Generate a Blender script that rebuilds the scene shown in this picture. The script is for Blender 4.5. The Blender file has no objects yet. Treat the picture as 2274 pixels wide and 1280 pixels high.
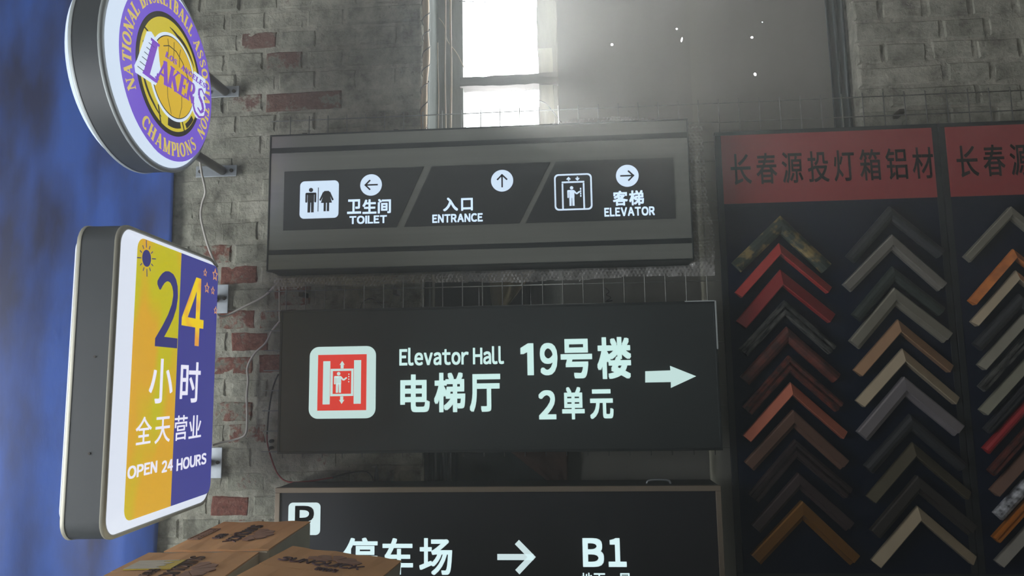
import bpy, bmesh, math, random
from mathutils import Vector, Matrix
random.seed(7)
sc = bpy.context.scene
COL = sc.collection

# ------------------------------------------------------------------ camera
F_PX, CX, CY = 1640.0, 1137.0, 640.0
CAM = Vector((0.0, -2.0, 1.5))
PITCH, YAW, ROLL = math.radians(7.363), math.radians(4.173), math.radians(0.8615)
RM = Matrix.Rotation(YAW, 3, 'Z') @ Matrix.Rotation(PITCH, 3, 'X') @ Matrix.Rotation(ROLL, 3, 'Y')
cd = bpy.data.cameras.new('camera'); cd.sensor_width = 36.0; cd.lens = F_PX / 2274 * 36.0
cd.clip_start = 0.02
cam = bpy.data.objects.new('camera', cd); COL.objects.link(cam)
rgt, fwd, up = RM @ Vector((1, 0, 0)), RM @ Vector((0, 1, 0)), RM @ Vector((0, 0, 1))
m4 = Matrix((rgt, up, -fwd)).transposed().to_4x4(); m4.translation = CAM
cam.matrix_world = m4
sc.camera = cam

# ------------------------------------------------------------------ sky, lights, exposure
SKY = 14.0
w = bpy.data.worlds.new('world'); sc.world = w; w.use_nodes = True
bg = w.node_tree.nodes['Background']
bg.inputs[0].default_value = (0.93, 0.97, 1.0, 1); bg.inputs[1].default_value = SKY
sc.view_settings.view_transform = 'Standard'; sc.view_settings.look = 'None'
sc.view_settings.exposure = 0.0; sc.view_settings.gamma = 1.0; sc.view_settings.use_curve_mapping = False
sc.cycles.max_bounces = 6; sc.cycles.diffuse_bounces = 3; sc.cycles.glossy_bounces = 3
sc.cycles.transparent_max_bounces = 12; sc.cycles.volume_bounces = 0
sc.cycles.adaptive_threshold = 0.02
sc.cycles.sample_clamp_indirect = 4.0; sc.cycles.caustics_reflective = False; sc.cycles.caustics_refractive = False

sl = bpy.data.lights.new('sun', 'SUN'); sl.energy = 11.5; sl.angle = math.radians(8.0); sl.color = (1.0, .985, .95)
sun = bpy.data.objects.new('sun', sl); COL.objects.link(sun); sun.location = (-1, 3, 4)
sun.rotation_euler = Vector((.26, -1.0, -.42)).to_track_quat('-Z', 'Y').to_euler()


def portal(name, loc, rot, sx, sy):
    l = bpy.data.lights.new(name, 'AREA'); l.shape = 'RECTANGLE'; l.size = sx; l.size_y = sy
    l.cycles.is_portal = True
    o = bpy.data.objects.new(name, l); COL.objects.link(o); o.location = loc; o.rotation_euler = rot
    return o


portal('window_daylight', (-0.185, 0.26, 2.475), (-math.pi / 2, 0, 0), 0.24, 0.96)
portal('unseen_doorway_daylight', (-3.05, -1.875, 1.0), (0, -math.pi / 2, 0), 2.0, 1.75)  # portal of the unseen doorway that supplies the fill from the left


# ------------------------------------------------------------------ helpers: pixels to points on real planes
def ray(px, py):
    return RM @ Vector(((px - CX) / F_PX, 1.0, -(py - CY) / F_PX))


def onY(px, py, Y=0.0):
    d = ray(px, py); return CAM + d * ((Y - CAM.y) / d.y)


def onX(px, py, X):
    d = ray(px, py); return CAM + d * ((X - CAM.x) / d.x)


def onZ(px, py, Z):
    d = ray(px, py); return CAM + d * ((Z - CAM.z) / d.z)


def proj(p):
    q = RM.transposed() @ (Vector(p) - CAM)
    return CX + F_PX * q.x / q.y, CY - F_PX * q.z / q.y


def lin(c):
    return tuple((x / 12.92 if x <= 0.04045 else ((x + 0.055) / 1.055) ** 2.4) for x in (v / 255.0 for v in c)) + (1.0,)


# ------------------------------------------------------------------ helpers: materials
def nmat(name):
    m = bpy.data.materials.new(name); m.use_nodes = True
    return m, m.node_tree.nodes, m.node_tree.links


def mat(name, rgb, rough=0.6, metal=0.0, spec=0.5, noise=0.0, nscale=20.0, bump=0.0, bscale=80.0, stretch=None, rgb2=None, lo=.35, hi=.65):
    """rgb in sRGB 0..255 (the thing's own colour)"""
    m, n, l = nmat(name); b = n['Principled BSDF']
    b.inputs['Base Color'].default_value = lin(rgb)
    b.inputs['Roughness'].default_value = rough; b.inputs['Metallic'].default_value = metal
    b.inputs['Specular IOR Level'].default_value = spec
    co = n.new('ShaderNodeTexCoord'); mp = n.new('ShaderNodeMapping')
    l.new(co.outputs['Object'], mp.inputs[0])
    if stretch: mp.inputs['Scale'].default_value = stretch
    if noise > 0:
        t = n.new('ShaderNodeTexNoise'); t.inputs['Scale'].default_value = nscale; t.inputs['Detail'].default_value = 6
        l.new(mp.outputs[0], t.inputs['Vector'])
        r = n.new('ShaderNodeValToRGB'); c = lin(rgb)
        d = lin(rgb2) if rgb2 else tuple(x * (1 - noise) for x in c[:3]) + (1,)
        r.color_ramp.elements[0].color = d; r.color_ramp.elements[0].position = lo
        r.color_ramp.elements[1].color = c; r.color_ramp.elements[1].position = hi
        l.new(t.outputs[0], r.inputs[0]); l.new(r.outputs[0], b.inputs['Base Color'])
    if bump > 0:
        t = n.new('ShaderNodeTexNoise'); t.inputs['Scale'].default_value = bscale; t.inputs['Detail'].default_value = 5
        l.new(mp.outputs[0], t.inputs['Vector'])
        bp = n.new('ShaderNodeBump'); bp.inputs['Strength'].default_value = bump; bp.inputs['Distance'].default_value = 0.004
        l.new(t.outputs[0], bp.inputs['Height']); l.new(bp.outputs[0], b.inputs['Normal'])
    return m


def emit(name, rgb, s=1.0, rgb2=None, nscale=6.0, stretch=(1, 1, 1)):
    """backlit acrylic: gives off its own colour, slightly glossy on top"""
    m, n, l = nmat(name); b = n['Principled BSDF']
    b.inputs['Base Color'].default_value = tuple(x * 0.25 for x in lin(rgb)[:3]) + (1,)
    b.inputs['Roughness'].default_value = 0.35; b.inputs['Specular IOR Level'].default_value = 0.3
    b.inputs['Emission Color'].default_value = lin(rgb); b.inputs['Emission Strength'].default_value = s
    if rgb2:
        co = n.new('ShaderNodeTexCoord'); mp = n.new('ShaderNodeMapping'); mp.inputs['Scale'].default_value = stretch
        t = n.new('ShaderNodeTexNoise'); t.inputs['Scale'].default_value = nscale; t.inputs['Detail'].default_value = 1
        l.new(co.outputs['Object'], mp.inputs[0]); l.new(mp.outputs[0], t.inputs['Vector'])
        r = n.new('ShaderNodeValToRGB'); r.color_ramp.elements[0].color = lin(rgb); r.color_ramp.elements[1].color = lin(rgb2)
        r.color_ramp.elements[0].position = 0.42; r.color_ramp.elements[1].position = 0.56
        l.new(t.outputs[0], r.inputs[0]); l.new(r.outputs[0], b.inputs['Emission Color'])
    return m


def masonry(name, mortar=False):
    """old brick under worn grey whitewash; the object colour's red channel sets how bare a brick is"""
    m, n, l = nmat(name); b = n['Principled BSDF']
    b.inputs['Roughness'].default_value = 0.9; b.inputs['Specular IOR Level'].default_value = 0.15
    g = n.new('ShaderNodeNewGeometry'); oi = n.new('ShaderNodeObjectInfo')

    def noise(sc_, det, rough=0.6):
        t = n.new('ShaderNodeTexNoise'); t.inputs['Scale'].default_value = sc_; t.inputs['Detail'].default_value = det
        t.inputs['Roughness'].default_value = rough
        l.new(g.outputs['Position'], t.inputs['Vector']); return t.outputs[0]

    def ramp(src, stops):
        r = n.new('ShaderNodeValToRGB'); e = r.color_ramp.elements
        e[0].position, e[0].color = stops[0]; e[1].position, e[1].color = stops[-1]
        for p, c in stops[1:-1]:
            x = e.new(p); x.color = c
        l.new(src, r.inputs[0]); return r.outputs[0]

    def mix(fac, a, c):
        x = n.new('ShaderNodeMix'); x.data_type = 'RGBA'
        if isinstance(fac, float): x.inputs[0].default_value = fac
        else: l.new(fac, x.inputs[0])
        for k, v in ((6, a), (7, c)):
            if isinstance(v, tuple): x.inputs[k].default_value = v
            else: l.new(v, x.inputs[k])
        return x.outputs[2]
    n1, n2, n3 = noise(13, 9, .68), noise(70, 6, 0.7), noise(3.2, 3)
    wash = ramp(n1, [(0.34, lin((112, 111, 101))), (0.5, lin((162, 163, 149))), (0.66, lin((190, 190, 176)))])
    if mortar:
        wash = ramp(n1, [(0.3, lin((108, 107, 97))), (0.5, lin((160, 159, 145))), (0.68, lin((190, 189, 174)))])
        col = wash
    else:
        red = ramp(n2, [(0.3, lin((88, 54, 48))), (0.5, lin((124, 72, 60))), (0.68, lin((150, 112, 98)))])
        sep = n.new('ShaderNodeSeparateColor'); l.new(oi.outputs['Color'], sep.inputs[0])
        red = mix(sep.outputs[1], red, lin((116, 100, 92)))
        a = n.new('ShaderNodeMath'); a.operation = 'MULTIPLY_ADD'; l.new(n1, a.inputs[0]); a.inputs[1].default_value = 2.2
        l.new(sep.outputs[0], a.inputs[2])
        a2 = n.new('ShaderNodeMath'); a2.operation = 'MULTIPLY_ADD'; l.new(n2, a2.inputs[0]); a2.inputs[1].default_value = 0.6
        l.new(a.outputs[0], a2.inputs[2])
        fac = ramp(a2.outputs[0], [(0.0, (0, 0, 0, 1)), (1.0, (1, 1, 1, 1))])
        mr = n.new('ShaderNodeMapRange'); mr.inputs[1].default_value = 1.82; mr.inputs[2].default_value = 1.98
        l.new(a2.outputs[0], mr.inputs[0])
        tone = ramp(oi.outputs['Random'], [(0.0, (0.80, 0.80, 0.78, 1)), (1.0, (1.08, 1.06, 1.05, 1))])
        mul = n.new('ShaderNodeMix'); mul.data_type = 'RGBA'; mul.blend_type = 'MULTIPLY'; mul.inputs[0].default_value = 1
        l.new(wash, mul.inputs[6]); l.new(tone, mul.inputs[7])
        col = mix(mr.outputs[0], mul.outputs[2], red)
    # soot specks and stains
    speck = ramp(n2, [(0.30, (1, 1, 1, 1)), (0.40, (0, 0, 0, 1))])
    sf = n.new('ShaderNodeMath'); sf.operation = 'MULTIPLY'; l.new(speck, sf.inputs[0]); sf.inputs[1].default_value = 0.55
    col = mix(sf.outputs[0], col, lin((54, 50, 46)))
    l.new(col, b.inputs['Base Color'])
    h = n.new('ShaderNodeMath'); h.operation = 'MULTIPLY_ADD'; l.new(n1, h.inputs[0]); h.inputs[1].default_value = 0.8; l.new(n2, h.inputs[2])
    bp = n.new('ShaderNodeBump'); bp.inputs['Strength'].default_value = 0.9; bp.inputs['Distance'].default_value = 0.008
    l.new(h.outputs[0], bp.inputs['Height']); l.new(bp.outputs[0], b.inputs['Normal'])
    return m


# ------------------------------------------------------------------ helpers: objects
def tag(o, label=None, cat=None, group=None, kind=None):
    if label: o['label'] = label
    if cat: o['category'] = cat
    if group: o['group'] = group
    if kind: o['kind'] = kind
    return o


def empty(name, loc=(0, 0, 0), rot=(0, 0, 0)):
    o = bpy.data.objects.new(name, None); COL.objects.link(o); o.empty_display_size = 0.05
    o.location = loc; o.rotation_euler = rot
    return o


def link(name, me, m=None, parent=None):
    if m and not me.materials: me.materials.append(m)
    o = bpy.data.objects.new(name, me); COL.objects.link(o)
    if parent: o.parent = parent
    return o


class G:
    """collects verts / faces for one mesh"""
    def __init__(s): s.v, s.f = [], []

    def add(s, vs, fs):
        k = len(s.v); s.v += [tuple(v) for v in vs]; s.f += [tuple(i + k for i in f) for f in fs]; return s

    def box(s, x0, x1, y0, y1, z0, z1):
        return s.add([(x0, y0, z0), (x1, y0, z0), (x1, y1, z0), (x0, y1, z0), (x0, y0, z1), (x1, y0, z1), (x1, y1, z1), (x0, y1, z1)],
                     [(0, 3, 2, 1), (4, 5, 6, 7), (0, 1, 5, 4), (1, 2, 6, 5), (2, 3, 7, 6), (3, 0, 4, 7)])

    def loft(s, rings, cap0=True, cap1=True):
        n = len(rings[0]); vs = [p for r in rings for p in r]; fs = []
        for k in range(len(rings) - 1):
            for i in range(n):
                j = (i + 1) % n; fs.append((k * n + i, k * n + j, (k + 1) * n + j, (k + 1) * n + i))
        if cap0: fs.append(tuple(range(n))[::-1])
        if cap1: fs.append(tuple((len(rings) - 1) * n + i for i in range(n)))
        return s.add(vs, fs)

    def tube(s, pts, r, n=8):
        pts = [Vector(p) for p in pts]; rings = []; prev = None
        for i, p in enumerate(pts):
            t = (pts[min(i + 1, len(pts) - 1)] - pts[max(i - 1, 0)]).normalized()
            if prev is None:
                a = t.orthogonal().normalized()
            else:
                a = (prev - t * prev.dot(t)).normalized()
            prev = a; b = t.cross(a); rr = r[i] if isinstance(r, (list, tuple)) else r
            rings.append([p + (a * math.cos(q) + b * math.sin(q)) * rr for q in (2 * math.pi * k / n for k in range(n))])
        return s.loft(rings)

    def mesh(s, name, smooth=False, fix=True):
        me = bpy.data.meshes.new(name); me.from_pydata(s.v, [], s.f); me.update()
        if fix:
            bm = bmesh.new(); bm.from_mesh(me); bmesh.ops.recalc_face_normals(bm, faces=bm.faces); bm.to_mesh(me); bm.free()
        if smooth: me.polygons.foreach_set('use_smooth', [True] * len(me.polygons))
        return me

    def build(s, name, m, parent=None, smooth=False, bevel=0.0):
        o = link(name, s.mesh(name, smooth), m, parent)
        if bevel:
            b = o.modifiers.new('edge', 'BEVEL'); b.width = bevel; b.segments = 2; b.limit_method = 'ANGLE'
        return o


def spline(pts, n=8):
    """Catmull-Rom through points"""
    P = [Vector(p) for p in pts]; P = [P[0] * 2 - P[1]] + P + [P[-1] * 2 - P[-2]]; out = []
    for i in range(1, len(P) - 2):
        for k in range(n):
            t = k / n; a, b, c, d = P[i - 1], P[i], P[i + 1], P[i + 2]
            out.append(0.5 * ((2 * b) + (c - a) * t + (2 * a - 5 * b + 4 * c - d) * t * t + (3 * b - a - 3 * c + d) * t ** 3))
    out.append(P[-2]); return out


_tmp = bpy.data.objects.new('tmp', None)


def curve_mesh(cu):
    o = bpy.data.objects.new('tmp_curve', cu); COL.objects.link(o)
    dg = bpy.context.evaluated_depsgraph_get(); dg.update()
    me = bpy.data.meshes.new_from_object(o.evaluated_get(dg))
    vs = [tuple(v.co) for v in me.vertices]; fs = [tuple(p.vertices) for p in me.polygons]
    bpy.data.objects.remove(o); bpy.data.meshes.remove(me); bpy.data.curves.remove(cu)
    return vs, fs


_glyph = {}


def glyph(body, bold=0.0):
    """flat filled outline of a string, normalised to 0..1 x 0..1; bold grows the strokes by overlaid shifted copies"""
    k = (body, bold)
    if k not in _glyph:
        v0, f0, pen = [], [], 0.0
        for c in body:
            if c == ' ':
                pen += .24; continue
            if c in 'I\x01':      # plain bar for capital I, footless digit one
                n = len(v0); q = [(0, 0), (.098, 0), (.098, .733), (0, .733)]
                if c == '\x01': q = [(.17, 0), (.27, 0), (.27, .733), (.19, .733), (0, .62), (0, .52), (.17, .60)]
                v0 += [(x + pen, y) for x, y in q]; f0.append(tuple(range(n, n + len(q)))) if c == 'I' else f0.extend([(n, n + 1, n + 2, n + 3, n + 6), (n + 3, n + 4, n + 5, n + 6)])
                pen += q[1][0] + .06 + 2 * max(bold, 0); continue
            # full-width forms give plain sans-serif Latin letters and digits
            cu = bpy.data.curves.new('t', 'FONT'); cu.body = chr(ord(c) + 0xFEE0) if 32 < ord(c) < 127 else c
            cu.resolution_u = 4; cu.fill_mode = 'FRONT'
            v, f = curve_mesh(cu); n = len(v0); xm = min(p[0] for p in v); xw = max(p[0] for p in v) - xm
            v0 += [(p[0] - xm + pen, p[1]) for p in v]; f0 += [tuple(i + n for i in q_) for q_ in f]; pen += xw + .06 + 2 * max(bold, 0)
        vs, fs = list(v0), list(f0)
        if bold > 0:
            for a, b in ((1, 1), (1, 0), (1, -1), (0, 1), (0, -1), (-1, 1), (-1, 0), (-1, -1)):
                n = len(vs); dx, dy = bold * a * .88, bold * b * .88
                vs += [(v[0] + dx, v[1] + dy) for v in v0]; fs += [tuple(i + n for i in f) for f in f0]
        xs = [v[0] for v in vs]; ys = [v[1] for v in vs]
        x0, x1, y0, y1 = min(xs), max(xs), min(ys), max(ys)
        _glyph[k] = ([((v[0] - x0) / (x1 - x0), (v[1] - y0) / (y1 - y0)) for v in vs], fs)
    return _glyph[k]


def shape(loops):
    """filled polygon with holes -> verts2d, faces"""
    cu = bpy.data.curves.new('s', 'CURVE'); cu.dimensions = '2D'; cu.fill_mode = 'FRONT'
    for lp in loops:
        sp = cu.splines.new('POLY'); sp.points.add(len(lp) - 1)
        for p, q in zip(sp.points, lp): p.co = (q[0], q[1], 0, 1)
        sp.use_cyclic_u = True
    vs, fs = curve_mesh(cu)
    return [(v[0], v[1]) for v in vs], fs


def slab(g, v2, f2, y, d):
    """2D filled shape (x,z) -> thin solid with its front at y (facing -y) and thickness d"""
    n = len(v2); cnt = {}
    for f in f2:
        for a, b in zip(f, f[1:] + f[:1]): cnt.setdefault((min(a, b), max(a, b)), []).append((a, b))
    fs = [tuple(f) for f in f2] + [tuple(i + n for i in reversed(f)) for f in f2]
    for e, l in cnt.items():
        if len(l) == 1:
            a, b = l[0]; fs.append((b, a, a + n, b + n))
    g.add([(x, y, z) for x, z in v2] + [(x, y + d, z) for x, z in v2], fs)
    return g


def circ(cx, cz, r, n=40, rz=None):
    return [(cx + r * math.cos(2 * math.pi * k / n), cz + (rz or r) * math.sin(2 * math.pi * k / n)) for k in range(n)]


def rrect(x0, x1, z0, z1, r, n=6):
    out = []
    for cx, cz, a in ((x1 - r, z1 - r, 0), (x0 + r, z1 - r, 90), (x0 + r, z0 + r, 180), (x1 - r, z0 + r, 270)):
        for k in range(n + 1):
            q = math.radians(a + 90 * k / n); out.append((cx + r * math.cos(q), cz + r * math.sin(q)))
    return out


def thick(pts, wd):
    """polyline -> list of quads (stroke) ; wd may be a list"""
    out = []
    for i in range(len(pts) - 1):
        (x0, y0), (x1, y1) = pts[i], pts[i + 1]; L = math.hypot(x1 - x0, y1 - y0) or 1e-9
        nx, ny = -(y1 - y0) / L, (x1 - x0) / L
        w0, w1 = (wd[i] / 2, wd[i + 1] / 2) if isinstance(wd, (list, tuple)) else (wd / 2, wd / 2)
        out.append([(x0 + nx * w0, y0 + ny * w0), (x0 - nx * w0, y0 - ny * w0), (x1 - nx * w1, y1 - ny * w1), (x1 + nx * w1, y1 + ny * w1)])
    return out


class Sign:
    """root Empty; parts are built in local x,z with the face looking along local -y"""
    def __init__(s, name, loc, rz=0.0, tilt=0.0):
        s.root = empty(name, loc, (0, tilt, rz))
        s.M = Matrix.Translation(loc) @ Matrix.Rotation(rz, 4, 'Z') @ Matrix.Rotation(tilt, 4, 'Y'); s.I = s.M.inverted()

    def loc(s, px, py, y=0.0):
        o = s.I @ CAM; d = s.I.to_3x3() @ ray(px, py); p = o + d * ((y - o.y) / d.y); return p.x, p.z

    def rect(s, px0, py0, px1, py1, y=0.0):
        ym, xm = (py0 + py1) / 2, (px0 + px1) / 2
        return s.loc(px0, ym, y)[0], s.loc(px1, ym, y)[0], s.loc(xm, py1, y)[1], s.loc(xm, py0, y)[1]

    def text(s, name, items, y, d, m, bold=0.0, label=None, parent=None):
        g = G()
        for body, (x0, x1, z0, z1) in items:
            v, f = glyph(body, bold); slab(g, [(x0 + a * (x1 - x0), z0 + b * (z1 - z0)) for a, b in v], f, y, d)
        o = g.build(name, m, parent or s.root); return tag(o, label)

    def fill(s, name, loops, y, d, m, label=None, parent=None):
        g = G(); v, f = shape(loops); slab(g, v, f, y, d); o = g.build(name, m, parent or s.root); return tag(o, label)

    def polys(s, name, plist, y, d, m, label=None, parent=None):
        g = G()
        for p in plist:
            n = len(p); slab(g, p, [tuple(range(n))], y, d)
        o = g.build(name, m, parent or s.root); return tag(o, label)


# ------------------------------------------------------------------ materials
M_brick = masonry('brick_whitewashed'); M_mortar = masonry('mortar', True)
M_floor = mat('concrete_floor', (92, 88, 82), 0.9, noise=0.3, nscale=6, bump=0.3)
M_ceil = mat('ceiling_boards', (196, 192, 182), 0.9, noise=0.3, nscale=5)
M_plaster = mat('side_wall_plaster', (150, 146, 136), 0.9, noise=0.25, nscale=4, bump=0.3)
M_tarp = mat('blue_tarpaulin', (36, 80, 162), 0.58, spec=.3, noise=0.5, nscale=7.0, bump=0.6, bscale=16, rgb2=(8, 22, 72), stretch=(1, 1, .35), lo=.36, hi=.62)
M_sheet = mat('grey_sheet', (138, 138, 130), 0.75, noise=0.2, nscale=4, bump=0.25, bscale=12, stretch=(1, 1, 0.25))
M_oldwood = mat('weathered_frame', (112, 114, 106), 0.85, noise=0.35, nscale=30, bump=0.4, stretch=(1, 1, 0.15))
M_barwood = mat('mullion_wood', (96, 90, 86), 0.85, noise=0.3, nscale=30, bump=0.4, stretch=(0.15, 1, 1))
M_concrete = mat('pale_jamb', (122, 120, 112), 0.9, noise=0.35, nscale=25, bump=0.4, stretch=(1, 1, 0.2))
M_jambsunlit = mat('jamb_painted_sunlit', (158, 154, 142), 0.9, noise=0.3, nscale=25, bump=0.4, stretch=(1, 1, 0.2))  # sunlight on the jamb put into the colour as a paler tone
M_tan = mat('peeled_pole', (176, 156, 128), 0.7, noise=0.3, nscale=18, bump=0.4, stretch=(1, 1, 0.3))
M_reed = mat('dry_reed', (176, 160, 138), 0.7, noise=0.25, nscale=20)
M_blackwire = mat('black_wire', (30, 30, 30), 0.5)
M_wire = mat('galvanised_wire', (150, 152, 148), 0.4, metal=0.7, noise=0.3, nscale=40)
M_lowboard = mat('dark_board', (66, 68, 66), 0.8, noise=0.4, nscale=10, bump=0.3, stretch=(1, 1, 0.15))
M_cloth = mat('olive_cloth', (122, 112, 88), 0.9, noise=0.3, nscale=12, bump=0.5, bscale=30)
M_plastic = mat('dim_plastic', (70, 82, 86), 0.35, noise=0.4, nscale=6, bump=0.4, bscale=12, stretch=(1, 1, 0.3))
M_brownrag = mat('brown_rag', (92, 70, 60), 0.9, noise=0.3, nscale=12, bump=0.4)
M_casing = mat('dark_casing', (58, 64, 68), 0.5, noise=0.12, nscale=8)
M_trim = mat('grey_trim', (176, 184, 184), 0.45, metal=0.1)
M_trimolive = mat('pale_trim', (168, 166, 150), 0.45, metal=0.2)
M_zinc = mat('zinc_plate', (178, 186, 192), 0.38, metal=0.6, noise=0.2, nscale=40)
M_tube = mat('grey_tube', (112, 110, 104), 0.5, metal=0.4)
M_bolt = mat('dark_bolt', (58, 52, 44), 0.5, metal=0.5)
M_cable = mat('white_cable', (206, 202, 194), 0.5)
M_redwire = mat('red_wire', (130, 34, 34), 0.5)
M_brushed = mat('brushed_steel', (158, 162, 156), 0.26, metal=0.6, noise=0.12, nscale=60, bump=0.05, bscale=200, stretch=(0.02, 1, 1))
M_darkpanel = mat('dark_panel', (62, 66, 66), 0.4, metal=0.3)
M_signedge = mat('dark_edge', (40, 46, 46), 0.45, metal=0.3)
M_black = mat('black_face', (48, 54, 54), 0.42, noise=0.1, nscale=3)
M_black3 = mat('black_face_blue', (36, 38, 44), 0.4)
M_frame3 = mat('taupe_frame', (150, 138, 122), 0.5, metal=0.35)
M_navy = mat('navy_velvet', (14, 24, 46), 0.95, spec=0.1, noise=0.15, nscale=6)
M_boardframe = mat('board_frame', (22, 28, 32), 0.6)
M_header = mat('red_header', (150, 52, 52), 0.7, noise=0.06, nscale=4)
M_hdtext = mat('header_lettering', (26, 20, 22), 0.8)
E_white = emit('lit_white', (206, 226, 246), 1.0)
E_mint = emit('lit_mint_white', (196, 224, 220), 1.0)
E_mint3 = emit('lit_white_low', (208, 230, 232), 1.0)
E_red = emit('lit_red', (214, 58, 46), 1.0)
M_print = mat('black_print', (34, 38, 44), 0.5)

# ------------------------------------------------------------------ room shell
WX0, WX1 = -0.392, 0.815            # window opening in the back wall
WZ0, WZ1 = 0.55, 2.95
LX, RX, FY, HZ = -3.0, 2.8, -5.2, 3.5


def struct(o):
    return tag(o, kind='structure')


import mathutils.noise as mn
g = G()
T = 0.26
# masonry core
for x0, x1, z0, z1 in ((LX, WX0, 0, HZ), (WX1, RX, 0, HZ), (WX0, WX1, 0, WZ0), (WX0, WX1, WZ1, HZ)):
    g.box(x0, x1, 0.012, T, z0, z1)
# uneven mortar skin in front of the core, over the part of the wall around the opening
for x0, x1 in ((-1.30, WX0), (WX1, 1.55)):
    st = 0.0115; nx = int((x1 - x0) / st); nz = int((2.9 - 0.8) / st); vs = []
    for j in range(nz + 1):
        for i in range(nx + 1):
            x, z = x0 + (x1 - x0) * i / nx, 0.8 + 2.1 * j / nz
            h = mn.noise((x * 22, 3.1, z * 22)) * 0.0022 + mn.noise((x * 70, 9.1, z * 70)) * 0.002 + mn.noise((x * 5, 1.1, z * 5)) * 0.002
            vs.append((x, 0.0022 + h if 0 < i < nx else 0.011, z))
    fs = [(j * (nx + 1) + i, j * (nx + 1) + i + 1, (j + 1) * (nx + 1) + i + 1, (j + 1) * (nx + 1) + i) for j in range(nz) for i in range(nx)]
    g.add(vs, fs)
wall_back = link('wall_back', g.mesh('wall_back', fix=False), M_mortar); struct(wall_back)
wall_back['label'] = 'old brick wall under worn grey whitewash behind the signs'


# bricks: a few uneven meshes of each size, shared
def brick_mesh(wd, hg, seed):
    rnd = random.Random(seed); nx = 5 if wd > 0.15 else 3; nz = 2
    b = 0.004; vs = []; J = lambda a: rnd.uniform(-a, a)
    xs = [-wd / 2 + b + (wd - 2 * b) * i / nx for i in range(nx + 1)]; zs = [-hg / 2 + b + (hg - 2 * b) * j / nz for j in range(nz + 1)]
    front = [[(x + J(.0018), J(.0016), z + J(.0016)) for x in xs] for z in zs]
    g = G(); vs = [p for r in front for p in r]; n = nx + 1
    fs = [(j * n + i, j * n + i + 1, (j + 1) * n + i + 1, (j + 1) * n + i) for j in range(nz) for i in range(nx)]
    rim = [j * n for j in range(0)]
    rim = [i for i in range(nx)] + [nx + j * n for j in range(nz)] + [nz * n + nx - i for i in range(nx)] + [(nz - j) * n for j in range(nz)]
    k = len(vs)
    for depth, grow in ((0.004, 0.0045), (0.03, 0.005)):
        base = len(vs)
        for q in rim:
            x, y, z = vs[q] if q < k else (0, 0, 0)
            vs.append((x + math.copysign(grow, x) * (abs(x) > wd / 2 - b * 2), depth, z + math.copysign(grow, z) * (abs(z) > hg / 2 - b * 2)))
    R = len(rim)
    for i in range(R):
        j = (i + 1) % R
        fs.append((rim[j], rim[i], k + i, k + j)); fs.append((k + j, k + i, k + R + i, k + R + j))
    g.add(vs, fs); me = g.mesh('brick', smooth=False); me.materials.append(M_brick); return me


HEAD = [brick_mesh(0.105, 0.052, 10 + i) for i in range(6)]
STRE = [brick_mesh(0.222, 0.052, 40 + i) for i in range(6)]
HALF = [brick_mesh(0.064, 0.052, 70 + i) for i in range(4)]
# bare red bricks seen in the photograph (pixel centre -> how bare)
BARE = [((547, 1117), .95), ((617, 102), .55), ((670, 146), .6), ((676, 236), .6), ((527, 255), .45), ((516, 750), .75), ((556, 806), .62), ((552, 912), .5), ((567, 610), .7),
        ((480, 808), .6), ((600, 760), .55), ((553, 705), .5), ((520, 575), .42), ((580, 955), .5), ((610, 705), .55), ((498, 650), .5), ((680, 650), .5), ((480, 615), .45), ((545, 1170), .5)]
HIDE = [(640, 320, 1490, 560), (670, 720, 1560, 980), (660, 1120, 1560, 1400), (1640, 330, 2400, 1400), (-400, -300, 330, 1500)]
rows = range(-1, 30); PZ = 0.0632; n_b = 0
rb = random.Random(3); bricks = []
xc0 = lambda x, sgn: x + sgn * .06
for r in rows:
    z = 0.93 + r * PZ
    for lo, hi in ((-1.34, WX0), (WX1, 1.50)):
        # start at the opening edge and run outwards so that the jamb is square
        sgn = -1 if hi == WX0 else 1; x = (WX0 if sgn < 0 else WX1); k = 0; kind = r % 2
        while lo < x < hi or k == 0:
            if k == 0 and r % 2: wd, L = 0.064, HALF
            elif kind == 0: wd, L = (0.222, STRE) if (k % 3 != 1) else (0.105, HEAD)
            else: wd, L = (0.105, HEAD) if rb.random() < .8 else (0.222, STRE)
            if r % 4 == 3: wd, L = (0.105, HEAD) if k else (0.064, HALF)
            if xc0(x, sgn) < -.62 and k: wd, L = (0.105, HEAD) if rb.random() < .85 else (0.222, STRE)
            jt = 0.014 if k else 0.002
            xc = x + sgn * (jt + wd / 2); x = x + sgn * (jt + wd); k += 1
            if abs(xc) > 1.6: break
            px, py = proj((xc, 0, z))
            if any(a < px < c and b_ < py < d for a, b_, c, d in HIDE) or px > 2420 or py < -90 or py > 1340: continue
            me = rb.choice(L)
            o = bpy.data.objects.new('brick', me); COL.objects.link(o); o.parent = wall_back
            o.location = (xc + rb.uniform(-.002, .002), rb.uniform(-.0035, .002), z + rb.uniform(-.0025, .0025))
            o.rotation_euler = (rb.uniform(-.02, .02), rb.uniform(-.012, .012), rb.uniform(-.015, .015))
            bare = rb.uniform(-.25, .22) + (0.12 if (py > 520 and px < 1000) else 0.0) - (0.12 if px > 1800 else 0)
            o.color = (bare, .75 if (py < 330 or px > 1700) else .25, 0, 1); n_b += 1
            bricks.append((px, py, o))
for (bx, by), v in BARE:      # the bricks whose red shows most
    px, py, o = min(bricks, key=lambda t: (t[0] - bx) ** 2 + ((t[1] - by) * 2) ** 2)
    o.color = (max(o.color[0], v), .62 if py < 330 else .12, 0, 1)
print('bricks', n_b)

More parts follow.
